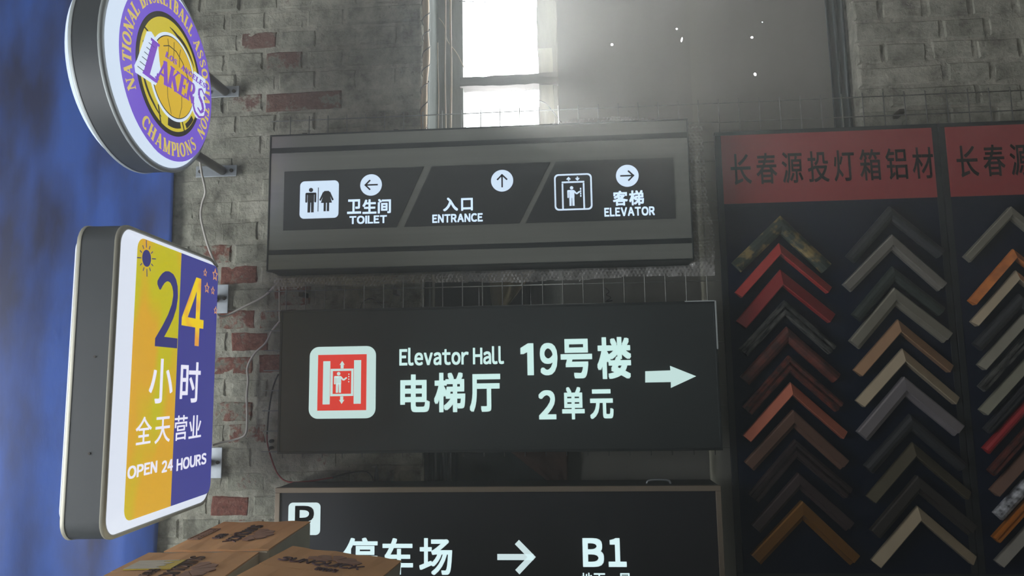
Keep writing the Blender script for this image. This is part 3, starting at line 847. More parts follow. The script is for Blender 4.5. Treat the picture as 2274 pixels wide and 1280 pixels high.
# --- round sign: local frame, face looks along local -y = world +X
RC = Vector((-.94, -.402, 2.2407)); RR = .2325; TH = .062
SR = Sign('round_blade_sign', (RC.x, RC.y, RC.z - RR), math.pi / 2); S = SR
cz = RR
tag(S.root, 'round lit basketball club blade sign with purple ring on the left wall', 'sign')
N = 72
ring = lambda r, y: [(x, y, z) for x, z in circ(0, cz, r, N)]
G().loft([ring(RR, 0), ring(RR, TH)], False, False).loft([ring(RR - .004, .003), ring(RR - .004, TH - .003)], False, False).build('casing', M_casing, S.root, True)
for y0, s in ((0, -1), (TH, 1)):
    G().loft([ring(RR + .001, y0 - s * .003), ring(RR + .002, y0 + s * .003), ring(RR - .001, y0 + s * .006), ring(RR - .009, y0 + s * .006), ring(RR - .010, y0 - s * .002)], False, False).build('trim_ring', M_trim, S.root, True)
    G().loft([ring(RR - .008, y0 + s * .002), ring(RR - .013, y0 + s * .008), ring(.91 * RR, y0 + s * (.010 if s < 0 else .026)), ring(.875 * RR, y0 + s * (.0185 if s < 0 else .032))], False, True).build('lit_face', E_rim, S.root, True)
FYR = -.019
c0 = (.009, cz - .004)   # the print sits a touch off centre
disc = S.fill('purple_disc', [circ(*c0, .87 * RR, N)], FYR, .002, E_purple, 'purple lit ring of the round sign')
S.fill('black_ring', [circ(*c0, .615 * RR, N)], FYR - .0006, .001, M_brownprint, parent=disc)
S.fill('yellow_disc', [circ(c0[0] + .001, c0[1], .565 * RR, N)], FYR - .0012, .001, E_yellow, 'yellow lit basketball disc', disc)
bc = (c0[0] + .010, c0[1] - .002)
pol = lambda r, a: (c0[0] + r * RR * math.cos(math.radians(a)), c0[1] + r * RR * math.sin(math.radians(a)))
# seams of the big ball
def seams(name, strokes, y):
    for pts, wd in strokes: S.polys(name, thick(pts, wd), y, .001, M_brownprint, parent=disc)


taper = lambda n, lo, hi: [lo + hi * math.sin(math.pi * k / (n - 1)) for k in range(n)]
a1 = [pol(.47 + .0011 * abs(a - 80), a) for a in range(98, 28, -6)]; a2 = [pol(.50 + .0006 * abs(a + 125), a) for a in range(-178, -105, 6)]; a3 = [pol(.52, a) for a in range(28, 4, -4)]
seams('ball_seam', [([pol(.575, 152), pol(.51, 150)], .004), ([pol(.48, 149), pol(.44, 147)], .005), (a1, taper(len(a1), .001, .008)), (a2, taper(len(a2), .001, .006)),
                    ([pol(.49, a) for a in range(-92, -60, 4)], .020), ([pol(.535, a) for a in range(-52, -30, 4)], .012), ([pol(.44, -118), pol(.60, -103)], .004),
                    ([pol(.44, -58), pol(.60, -58)], .004), (a3, taper(len(a3), .001, .007)), ([pol(.52, 168), pol(.49, 160)], .007)], FYR - .0018)
S.fill('ball_outline', [circ(*bc, .445 * RR, 56)], FYR - .0022, .001, E_rim, parent=disc)
S.fill('ball_edge', [circ(*bc, .415 * RR, 56)], FYR - .0027, .001, M_brownprint, parent=disc)
S.fill('orange_ball', [circ(*bc, .405 * RR, 56)], FYR - .0032, .001, E_orange, 'orange lit inner ball', disc)
bp_ = lambda u, v: (bc[0] + u * RR, bc[1] + v * RR)
seams('ball_line', [([bp_(-.22, .24), bp_(-.12, .29), bp_(.02, .29), bp_(.15, .23), bp_(.26, .12), bp_(.33, .02)], .0022)]
      + [([bp_(u, .37 - .02 * abs(k - 1)), bp_(u * .85, .28), bp_(u * .9, .15)], .0014) for k, u in enumerate((-.15, -.03, .1))]
      + [([bp_(-.12, -.12), bp_(-.1, -.25), bp_(-.02, -.395)], .0012), ([bp_(.16, -.12), bp_(.17, -.25), bp_(.13, -.38)], .0012)], FYR - .0037)
# white banner behind the club name
q = lambda u, v: (c0[0] + u * RR, c0[1] + v * RR)
ban = [[q(-.40, .27), q(-.47, .24), q(-.60, -.10), q(-.64, -.18), q(-.62, -.24), q(-.28, -.225), q(-.20, -.05), q(-.24, .05), q(-.28, .22)],
       [q(.44, .235), q(.68, .245), q(.70, .12), q(.65, .02), q(.71, -.06), q(.68, -.17), q(.60, -.245), q(.52, -.26), q(.43, -.20), q(.40, .05)]]
for lp in ban: S.fill('white_banner', [lp], FYR - .0037, .001, E_rim, parent=disc)


# --- serif letters from strokes (cap height 1)
def arcp(cx, cy, rx, ry, a0, a1, n=12):
    return [(cx + rx * math.cos(math.radians(a0 + (a1 - a0) * k / n)), cy + ry * math.sin(math.radians(a0 + (a1 - a0) * k / n))) for k in range(n + 1)]


TK, TN, SF = .23, .09, .065


def serif_glyph(ch):
    V = lambda x, wd, a=0., b=1.: thick([(x, a), (x, b)], wd)
    sf = lambda x, y, w=.26: thick([(x - w / 2, y), (x + w / 2, y)], SF)
    wv = lambda n, lo, hi: [lo + (hi - lo) * abs(math.sin(math.pi * k / n)) for k in range(n + 1)]
    if ch == 'N': return V(.14, TN) + thick([(.12, 1), (.72, 0)], TK) + V(.72, TN) + sf(.14, .03) + sf(.10, .97, .2) + sf(.72, .97), .86
    if ch == 'A': return thick([(.1, 0), (.42, 1)], TN) + thick([(.40, 1), (.70, 0)], TK) + thick([(.22, .34), (.6, .34)], TN) + sf(.1, .03, .24) + sf(.70, .03, .3), .84
    if ch == 'T': return V(.36, TK) + thick([(.02, .97), (.70, .97)], TN) + sf(.36, .03, .36) + V(.04, TN, .78, .97) + V(.68, TN, .78, .97), .74
    if ch == 'I': return V(.18, TK) + sf(.18, .03, .36) + sf(.18, .97, .36), .36
    if ch == 'O':
        a = arcp(.42, .5, .32, .47, 0, 360, 24); return thick(a, [TN + (TK - TN) * abs(math.cos(2 * math.pi * k / 24)) for k in range(25)]), .84
    if ch == 'L': return V(.18, TK) + sf(.18, .97, .36) + thick([(.04, .03), (.60, .03)], TN) + V(.6, TN, 0, .25), .66
    if ch == 'B':
        r = V(.18, TK) + thick([(.02, .97), (.4, .97)], TN) + thick([(.02, .03), (.4, .03)], TN) + thick([(.18, .52), (.4, .52)], TN)
        r += thick(arcp(.38, .75, .18, .22, 90, -90), wv(12, TN, TK)) + thick(arcp(.38, .28, .24, .25, 90, -90), wv(12, TN, TK)); return r, .72
    if ch == 'S':
        a = [(.56, .78), (.5, .94), (.32, .97), (.14, .88), (.12, .72), (.24, .58), (.42, .46), (.56, .32), (.54, .13), (.36, .03), (.18, .06), (.08, .26)]
        return thick(a, [.05, .07, .08, .11, .15, .19, .2, .17, .12, .08, .07, .05]), .66
    if ch == 'K': return V(.18, TK) + sf(.18, .03, .34) + sf(.18, .97, .34) + thick([(.22, .42), (.66, .97)], TN) + thick([(.34, .60), (.72, .02)], TK) + sf(.66, .97) + sf(.74, .03), .86
    if ch == 'E': return V(.18, TK) + thick([(.02, .97), (.6, .97)], TN) + thick([(.02, .03), (.62, .03)], TN) + thick([(.18, .52), (.46, .52)], TN) + V(.6, TN, .78, 1) + V(.62, TN, 0, .24) + V(.46, TN, .42, .62), .68
    if ch == 'C': return thick(arcp(.44, .5, .33, .47, 45, 315, 20), [TN + (TK - TN) * abs(math.cos(math.radians(45 + 270 * k / 20))) for k in range(21)]) + V(.68, TN, .7, .98), .76
    if ch == 'G': return thick(arcp(.44, .5, .33, .47, 45, 315, 20), [TN + (TK - TN) * abs(math.cos(math.radians(45 + 270 * k / 20))) for k in range(21)]) + V(.68, TN, .7, .98) + V(.66, .16, .08, .42) + sf(.66, .42, .3), .82
    if ch == 'H': return V(.18, TK) + V(.68, TK) + thick([(.18, .52), (.68, .52)], TN) + sf(.18, .03, .34) + sf(.18, .97, .34) + sf(.68, .03, .34) + sf(.68, .97, .34), .86
    if ch == 'M': return V(.12, TN) + thick([(.12, 1), (.46, .05)], TK) + thick([(.46, .05), (.78, 1)], TN) + V(.80, TK) + sf(.12, .03) + sf(.1, .97, .2) + sf(.80, .03, .34) + sf(.82, .97, .26), .98
    if ch in 'PR':
        r = V(.18, TK) + sf(.18, .03, .34) + thick([(.02, .97), (.4, .97)], TN) + thick([(.18, .46), (.4, .46)], TN) + thick(arcp(.38, .715, .22, .255, 90, -90), wv(12, TN, TK))
        if ch == 'R': return r + thick([(.36, .46), (.70, .02)], TK) + sf(.74, .03, .2), .78
        return r, .68
    return [], .4


def ring_text(body, r0, r1, a0, a1, top=True):
    """letters round a circle, from angle a0 to a1 (deg)"""
    H = (r1 - r0); P = []; ws = [serif_glyph(c)[1] for c in body]; tot = sum(ws); gap = 0
    x = 0
    for c, wd in zip(body, ws):
        ctr = (x + wd / 2) / tot; x += wd; a = math.radians(a0 + (a1 - a0) * ctr); st_, gw = serif_glyph(c)
        arc_w = abs(math.radians(a1 - a0)) * (r0 + r1) / 2 * wd / tot; sx = min(arc_w / gw * .86, H * 1.05)
        ux, uz = (math.sin(a), -math.cos(a)) if top else (-math.sin(a), math.cos(a))
        vx, vz = (math.cos(a), math.sin(a)) if top else (-math.cos(a), -math.sin(a))
        rb_ = r0 if top else r1
        for p in st_:
            P.append([(c0[0] + rb_ * math.cos(a) + (u - gw / 2) * sx * ux + v * H * vx, c0[1] + rb_ * math.sin(a) + (u - gw / 2) * sx * uz + v * H * vz) for u, v in p])
    return P


S.polys('lettering', ring_text('NATIONAL BASKETBALL ASSOCIATION', .69 * RR, .825 * RR, 214, -34), FYR - .0006, .001, E_goldtext, 'gold letters running round the top of the ring', disc)
S.polys('lettering', ring_text('CHAMPIONS', .68 * RR, .82 * RR, -126, -44, False), FYR - .0006, .001, E_goldtext, 'gold letters along the bottom of the ring', disc)
M_purpleprint = emit('lit_purple_text', (124, 76, 190), 1.0)


def line_text(body, boxes, slant=0.0):
    P = []
    for c, (u0, u1, v0, v1) in zip(body, boxes):
        st_, gw = serif_glyph(c)
        for p in st_:
            P.append([q(u0 + (a / gw) * (u1 - u0) + slant * b, v0 + b * (v1 - v0)) for a, b in p])
    return P


S.polys('lettering', line_text('L', [(-.53, -.26, -.195, .205)], .13), FYR - .0050, .001, M_purpleprint, 'large purple initial letter', disc)
P = line_text('AKER', [(-.30, -.07, -.155, .085), (-.09, .11, -.145, .085), (.11, .27, -.14, .085), (.27, .44, -.135, .085)], .05)
S.polys('lettering', P, FYR - .0050, .001, M_purpleprint, 'purple middle letters of the club name', disc)
sw = [(.66, .06), (.60, .10), (.545, .07), (.55, .0), (.62, -.05), (.655, -.12), (.60, -.17), (.53, -.14)]
P = thick([q(*p) for p in sw], [.003, .004, .006, .009, .011, .010, .006, .003])
S.polys('lettering', P, FYR - .0050, .001, M_purpleprint, 'purple last letter of the club name', disc)
P = thick([q(*p) for p in ((.44, -.05), (.43, -.14), (.48, -.21), (.57, -.235), (.68, -.19), (.73, -.11))], [.003, .006, .007, .006, .004, .002])
S.polys('swash', P, FYR - .0050, .001, M_purpleprint, parent=disc)
xs = [-.15 + .076 * k for k in range(12)]
P = line_text('LOS ANGELES', [(x, x + .066, .135, .195) for x in xs[:11]], .02)
S.polys('lettering', P, FYR - .0050, .001, M_purpleprint, 'small purple city name above the club name', disc)
P = []
for k in range(7): 
    v = -.17 + .062 * k; u = -.60 + .032 * k; P += thick([q(u, v), q(u + .10, v - .004)], .0011)
S.polys('banner_line', P, FYR - .0050, .001, M_brownprint, parent=disc)
# brackets of the round sign: wall plates with tube arms
def bracket(sign, name, x, z, horiz, pw, ph, arm_z, x_arm, label=None, r=.011, wall_gap=.0):
    """plate on the wall (world y=0) in the sign's local frame where +x points at the wall"""
    pass


def world_part(Sg, g, name, m, smooth=False, bevel=0.0, parent=None):
    g.v = [tuple(Sg.I @ Vector(v)) for v in g.v]; return g.build(name, m, parent or Sg.root, smooth, bevel)


tx = RC.x - TH / 2
for zc, pxl, pxr in ((2.353, -1.03, -.930), (2.116, -1.05, -.929), (2.39 + .02, None, None)):
    if pxl is None: continue
    yy_edge = RC.y + math.sqrt(max(.0001, RR ** 2 - (zc - RC.z) ** 2))
    pl = world_part(S, G().box(pxl, pxr, -.0135, -.0095, zc - .0165, zc + .0165), 'wall_plate', M_zinc, bevel=.0012)
    world_part(S, G().tube([(tx, -.0095, zc), (tx, yy_edge - .012, zc)], .0125, 14), 'arm', M_tube, True)
    for xx in (pxl + .014, pxr - .015):
        world_part(S, G().tube([(xx, -.003, zc), (xx, -.0165, zc)], .0055, 8), 'bolt', M_bolt, False, parent=pl).matrix_parent_inverse = Matrix()
# --- 24 hour sign
pA = onX(262, 850, -.90); near = Vector((-.911, -.583)); far = Vector((-.940, -.100)); dv = far - near; L24 = dv.length
ang = math.atan2(dv.y, dv.x); zb24, H24, TH2 = 1.2055, .634, .075
S24 = Sign('open_hours_blade_sign', (near.x, near.y, zb24), ang); S = S24
S.root['label'] = 'rectangular yellow and blue lit 24 hours blade sign below the round one'; S.root['category'] = 'sign'
rr_ = lambda m_, y, r: [(x, y, z) for x, z in rrect(m_, L24 - m_, m_, H24 - m_, r, 6)]
ML, MR, MB, MT = .043, .030, .030, .022      # margins of the raised printed area
raised = lambda k, y, r: [(x, y, z) for x, z in rrect(ML - k, L24 - MR + k, MB - k, H24 - MT + k, r, 6)]
G().loft([rr_(0, 0, .040), rr_(0, TH2, .040)], False, False).loft([rr_(.003, .003, .038), rr_(.003, TH2 - .003, .038)], False, False).build('casing', M_casing, S.root, True)
for y0, s in ((0, -1), (TH2, 1)):
    G().loft([rr_(-.001, y0 - s * .003, .040), rr_(-.0015, y0 + s * .004, .040), rr_(.002, y0 + s * .007, .038), rr_(.007, y0 + s * .006, .036), rr_(.008, y0 - s * .002, .036)], False, False).build('trim_ring', M_trimolive, S.root, True)
    G().loft([rr_(.006, y0 + s * .002, .037), rr_(.010, y0 + s * .008, .034), raised(.008, y0 + s * (.0105 if s < 0 else .024), .030), raised(.001, y0 + s * (.0215 if s < 0 else .034), .026)], False, True).build('lit_face', E_rim24, S.root, True)
FY2 = -.0222
m24 = .047
E_yel24 = emit('lit_yellow_orange', (192, 184, 4), 1.0, (216, 164, 34), 5.0, (1.6, 1, .6)); E_blue24 = emit('lit_blue', (56, 58, 140), 1.0)
E_white24 = emit('lit_white_24', (222, 222, 236), 1.0); E_orangeline = emit('lit_orange_line', (214, 152, 96), 1.0); M_navyprint = emit('lit_navy', (44, 44, 112), 1.0)
E_yeltext = emit('lit_yellow_digit', (224, 196, 20), 1.0, (212, 150, 60), 14.0)
xd = (S.loc(406, 563, FY2)[0] + S.loc(376, 1128, FY2)[0]) / 2
out = rrect(ML, L24 - MR, MB, H24 - MT, .025, 6)
left = [p for p in out if p[0] < xd]; right = [p for p in out if p[0] >= xd]
nL = [p for p in out]; i0 = [i for i, p in enumerate(out) if p[0] < xd]
left = [(xd, H24 - MT)] + [out[i] for i in i0] + [(xd, MB)]
ri = [p for p in out if p[0] >= xd]; k = next(i for i in range(len(out)) if out[i][0] >= xd and out[i - 1][0] < xd); ordered = [out[(k + j) % len(out)] for j in range(len(ri))]
right = [(xd, MB)] + ordered + [(xd, H24 - MT)]
S.fill('print_half', [left], FY2, .0008, E_yel24, 'yellow half of the face with orange clouds')
S.fill('print_half', [right], FY2, .0008, E_blue24, 'deep blue half of the face')
T2 = FY2 - .0006
S.text('lettering', [('2', S.rect(347, 602, 397, 772, T2))], T2, .0006, M_navyprint, .014, 'tall dark blue digit 2')
S.text('lettering', [('4', S.rect(405, 614, 453, 768, T2))], T2, .0006, E_yeltext, .014, 'tall yellow digit 4')
S.text('lettering', [('小', S.rect(332, 797, 384, 896, T2))], T2, .0006, E_white24, .012)
S.text('lettering', [('时', S.rect(401, 804, 445, 895, T2))], T2, .0006, E_white24, .012)
S.text('lettering', [('全', S.rect(302, 926, 337, 987, T2)), ('天', S.rect(345, 926, 378, 984, T2)), ('营', S.rect(388, 923, 416, 978, T2)), ('业', S.rect(420, 923, 447, 973, T2))], T2, .0006, E_white24, .006)
S.text('lettering', [('OPEN', S.rect(284, 1030, 349, 1058, T2)), ('24', S.rect(360, 1022, 384, 1048, T2)), ('HOURS', S.rect(393, 1013, 458, 1039, T2))], T2, .0006, E_white24, .035)
cx, cz_ = S.loc(326, 574, T2); rs = (S.loc(326, 555, T2)[1] - S.loc(326, 593, T2)[1]) / 2
P = [circ(cx, cz_, rs, 24)]
for k in range(12):
    a = 2 * math.pi * k / 12 + .13; l_ = 2.15 if k % 3 == 0 else 1.7
    P += thick([(cx + rs * 1.25 * math.cos(a), cz_ + rs * 1.25 * math.sin(a)), (cx + rs * l_ * math.cos(a), cz_ + rs * l_ * math.sin(a))], .0022)
S.polys('sun_print', P, T2, .0006, M_navyprint, 'dark blue sun with rays')
for px, py, h in ((456, 606, 19), (478, 611, 30), (460, 640, 26), (473, 646, 20), (479, 690, 19)):
    cx, cz_ = S.loc(px, py, T2); R1 = (S.loc(px, py - h / 2, T2)[1] - S.loc(px, py + h / 2, T2)[1]) / 2
    star = lambda R_: [(cx + (R_ if k % 2 == 0 else R_ * .5) * math.cos(math.pi / 2 + math.pi * k / 5), cz_ + (R_ if k % 2 == 0 else R_ * .5) * math.sin(math.pi / 2 + math.pi * k / 5)) for k in range(10)]
    S.fill('star_print', [star(R1), star(R1 * .66)], T2, .0006, E_orangeline)
# casing screws, wall plates and arms
for z in (.36, .17): 
    world = S.M @ Vector((0, TH2 / 2, z))
    G().tube([(-.0016, TH2 * .4, z), (.002, TH2 * .4, z)], .0025, 8).build('screw', M_bolt, S.root)
for py0, py1, pxr in ((632, 696, 507), (994, 1063, 493)):
    a, b = onY(pxr, py0, -.012), onY(pxr, py1, -.012); zc = (a.z + b.z) / 2; xr_ = (a.x + b.x) / 2
    pl = world_part(S, G().box(xr_ - .04, xr_, -.0135, -.0095, b.z, a.z), 'wall_plate', M_zinc, bevel=.0012)
    xc = xr_ - .017
    world_part(S, G().tube([(xc - .022, -.0095, zc), (xc - .022, -.10, zc)], .011, 12), 'arm', M_tube, True)
    world_part(S, G().tube([(xc + .006, -.003, zc + .001), (xc + .006, -.0165, zc + .001)], .0048, 8), 'bolt', M_bolt, parent=pl)

# ------------------------------------------------------------------ cables
def cable(name, pix, r, m, label, cat='cable', yv=-.012):
    pts = [onY(p[0], p[1], p[2] if len(p) > 2 else yv) for p in pix]
    sp = spline(pts, 8); g = G().tube([p - pts[-1] for p in sp], r, 8); o = g.build(name, m, None, True); o.location = pts[-1]; return tag(o, label, cat)


cable('white_cable', [(443, 345, -.16), (447, 380, -.08), (456, 425, -.03), (449, 452, -.02), (446, 480, -.02), (453, 515, -.03), (466, 558, -.06), (482, 592, -.10)], .0032, M_cable, 'white cable running from the round sign down to the 24 hours sign')
cable('white_cable', [(484, 699, -.06), (494, 703, -.04), (508, 699, -.02), (545, 680, -.014), (585, 659, -.016), (612, 634, -.03)], .0030, M_cable, 'white cable running from the 24 hours sign up to the top flat sign')
cable('white_cable', [(471, 990, -.05), (490, 984, -.03), (520, 977, -.014), (545, 965, -.012), (549, 930, -.012), (548, 880, -.013), (551, 845, -.012), (550, 815, -.012), (566, 785, -.013), (590, 762, -.013), (604, 735, -.02), (622, 713, -.04)], .0030, M_cable, 'long white cable running up the bricks to the middle flat sign')
cable('white_cable', [(620, 636, -.03), (620.5, 665, -.03), (620.5, 690, -.035), (621, 716, -.045)], .0024, M_cable, 'short white cable hanging down beside the left corner of the middle flat sign')
cable('power_wire', [(618, 832, -.05), (606, 862, -.03), (597, 915, -.016), (593, 965, -.014)], .0022, M_blackwire, 'black wire looping out from behind the left edge of the middle sign', 'wire')
cable('power_wire', [(593, 960, -.013), (594, 985, -.013), (603, 1020, -.013), (618, 1055, -.016), (642, 1071, -.02), (690, 1069, -.02), (740, 1061, -.02)], .0022, M_redwire, 'red wire looping down to the taupe frame of the lowest flat sign', 'wire')
cable('power_wire', [(735, 1062, -.02), (775, 1051, -.02), (808, 1048, -.02), (824, 1057, -.022), (829, 1072, -.03)], .0020, M_blackwire, 'thin black wire end arching over the taupe frame', 'wire')
g = G(); p = onY(836, 1055, -.03)
g.tube([(0, 0, -.016), (0, 0, -.006), (0, 0, .002), (0, 0, .018), (0, 0, .028)], [.006, .0065, .005, .0028, .001], 8)
o = g.build('cable_tip', M_blackwire, None, True); o.location = p; tag(o, 'small black pointed cable end standing above the taupe frame', 'cable end')
for i, (px, py) in enumerate(((604, 980), (603, 995))):
    g = G().tube([(0, .004, 0), (0, -.010, 0), (0, -.014, 0)], [.005, .005, .002], 8); o = g.build('wall_plug', M_blackwire, None, True); o.location = onY(px, py, -.004)
    tag(o, ['upper small black knob on the bricks beside the middle sign', 'lower small black knob on the bricks beside the middle sign'][i], 'knob')

# small pale clip lying on the taupe frame
g = G().tube(spline([(-.030, 0, 0), (-.024, 0, .008), (0, 0, .010), (.024, 0, .008), (.030, 0, 0)], 4), .003, 6); o = g.build('pale_handle', M_zinc, None, True)
o.location = onY(1463, 1075, -.09); tag(o, 'small pale arched handle above the right part of the taupe frame', 'handle')
# loose dark wires behind the middle sign
cable('coiled_wire', [(1344, 640, -.06), (1352, 648, -.065), (1346, 655, -.06), (1356, 662, -.065), (1345, 670, -.06), (1360, 668, -.06)], .0016, M_blackwire, 'small tangle of dark wire hanging on the grid above the middle sign', 'wire')
cable('bent_wire', [(800, 690, -.045), (806, 672, -.045), (822, 663, -.045), (836, 668, -.045), (846, 678, -.045)], .0014, M_blackwire, 'bent dark wire loop on the grid left of the middle', 'wire')

# ------------------------------------------------------------------ display boards with frame corner samples
BY = -.060        # board field plane


def board(x0, x1, z0, z1, label, hdr_text_px, hx):
    S = Sign('sample_board', ((x0 + x1) / 2, BY, z0)); hw, h = (x1 - x0) / 2, z1 - z0; tag(S.root, label, 'display board', 'sample boards')
    G().box(-hw + .002, hw - .002, .004, .008, .002, h - .002).build('back_panel', M_boardframe, S.root)
    b = .016
    G().box(-hw, hw, -.001, .008, h - b * .7, h).build('frame_rail', M_boardframe, S.root, bevel=.001); G().box(-hw, hw, -.001, .008, 0, b).build('frame_rail', M_boardframe, S.root, bevel=.001)
    G().box(-hw, -hw + b, -.001, .008, b, h - b * .7).build('frame_rail', M_boardframe, S.root, bevel=.001); G().box(hw - b, hw, -.001, .008, b, h - b * .7).build('frame_rail', M_boardframe, S.root, bevel=.001)
    zh = 1.9607 - z0
    G().box(-hw + b, hw - b, 0, .008, b, zh).build('velvet_field', M_navy, S.root)
    G().box(-hw + b, hw - b, -.002, .008, zh, h - b * .7).build('header', M_header, S.root).__setitem__('label', 'red header with dark characters')
    ch = '长春源投灯箱铝材'; items = []
    wd = (.960 - .4225 + .012) / 8
    for k, c in enumerate(ch):
        xa = hx + .0215 + k * .0663; items.append((c, (xa - S.root.location.x, xa + .053 - S.root.location.x, 2.011 - z0, 2.095 - z0)))
    S.text('lettering', items, -.0026, .001, M_hdtext, .010)
    return S


B1 = board(.4065, .9795, 1.010, 2.158, 'left navy sample board with red header and two columns of frame corners', None, .4225)
B2 = board(.9815, 1.5545, 1.010, 2.158, 'right navy sample board with red header, cut by the photo edge', None, .9975)


# frame corner samples: two mitred arms swept from a profile
PROF = {
    'slope': [(0, 0), (0, .007), (.06, .009), (.92, .021), (1, .020), (1, 0)],
    'round': [(0, 0), (0, .008), (.12, .014), (.35, .019), (.6, .020), (.85, .017), (1, .012), (1, 0)],
    'step': [(0, 0), (0, .016), (.10, .018), (.70, .020), (.72, .013), (1, .011), (1, 0)],
    'ridge': [(0, 0), (0, .012), (.16, .013), (.2, .018), (.38, .018), (.42, .012), (.6, .013), (.64, .019), (.86, .019), (.9, .012), (1, .011), (1, 0)],
}


def arm(L, wd, prof, side, sh=0.0):
    """arm along +x' rotated later; outer edge is v=0, inner edge at v=wd; mitred at the apex"""
    pr = PROF[prof]; rings = []
    for end in (0, 1):
        rings.append([((u * wd) if end == 0 else L, u * wd, h) for u, h in pr])
    g = G(); vs = []
    c = math.sqrt(.5)
    out = []
    for rg in rings:
        o_ = []
        for s_, v_, h in rg:
            # arm direction 45 deg down-left (side -1) or down-right (+1); inner side faces down
            dx, dz = side * c, -c; nx_, nz_ = -side * c, -c
            o_.append((s_ * dx + v_ * nx_, -h, s_ * dz + v_ * nz_))
        out.append(o_)
    return g.loft(out)


def fmat(name, rgb, rough=.38, metal=.35, rgb2=None, nscale=30, stretch=None, noise=0.0, lo=.35, hi=.65):
    return mat('frame_' + name, rgb, rough, metal, noise=noise or (0.25 if rgb2 else 0.08), nscale=nscale, rgb2=rgb2, stretch=stretch, lo=lo, hi=hi)


def corner(i, board_root, apex, tip, wd, prof, m, label):
    A, B = onY(*apex, BY - .015), onY(*tip, BY - .015); dx, dz = B.x - A.x, B.z - A.z
    L = max(.155, min(.195, math.hypot(dx, dz))); rot = math.atan2(-dz, -dx) - math.pi / 4     # left arm direction against -135 deg
    rot = max(-.06, min(.06, rot))
    root = empty('frame_corner_sample', (A.x, BY - .0015, A.z), (0, -rot, 0))
    tag(root, label, 'frame sample', 'frame corner samples on the boards')
    for side in (-1, 1):
        arm(L, wd, prof, side).build('arm', m, root)
    G().box(-.006, .006, -.008, -.0002, -.030, -.026).build('nail', M_bolt, root)
    return root


K = {
    'camo': fmat('camouflage', (128, 112, 66), .7, 0, (32, 44, 34), 34, noise=.5, lo=.5, hi=.62), 'red': fmat('red', (168, 52, 48), .35, .25), 'dred': fmat('dark_red', (142, 40, 42), .4, .2),
    'bstripe': fmat('black_silver', (120, 122, 116), .4, .5, (24, 28, 32), 26, (1, 6, 1), .6), 'rwood': fmat('red_wood', (104, 52, 42), .45, .1, (62, 34, 30), 40),
    'rwood2': fmat('rosewood', (112, 56, 44), .4, .1, (50, 30, 28), 55), 'rose': fmat('rose_copper', (206, 122, 98), .32, .6), 'brown': fmat('brown', (104, 76, 62), .5, .1),
    'dbrown': fmat('dark_brown', (56, 42, 42), .5, .1, (38, 30, 32), 40), 'dbrown2': fmat('plum_brown', (62, 48, 48), .5, .1), 'gold': fmat('gold', (142, 98, 36), .35, .5),
    'black': fmat('black', (44, 46, 50), .45, .1), 'silver': fmat('silver', (150, 148, 140), .36, .6), 'dgreen': fmat('green_black', (42, 50, 46), .5, .1),
    'sgrey': fmat('silver_grey', (146, 144, 130), .38, .5), 'champ': fmat('champagne', (176, 140, 108), .34, .55), 'lchamp': fmat('pale_champagne', (190, 176, 150), .34, .55),
    'grey': fmat('lilac_grey', (142, 138, 142), .4, .45), 'bronze': fmat('dark_bronze', (86, 80, 62), .4, .4), 'bbrown': fmat('black_brown', (50, 46, 42), .5, .1),
    'owood': fmat('orange_wood', (196, 118, 56), .45, .1, (160, 92, 44), 40), 'ggreen': fmat('grey_green', (138, 138, 122), .4, .45), 'marble': fmat('marble_black', (196, 200, 206), .4, .1, (18, 20, 28), 60, noise=.5),
    'ogold': fmat('orange_gold', (204, 126, 44), .3, .5), 'cherry': fmat('cherry', (150, 34, 40), .25, .2)}
LB = 'on the left sample board'; RB = 'on the right sample board'
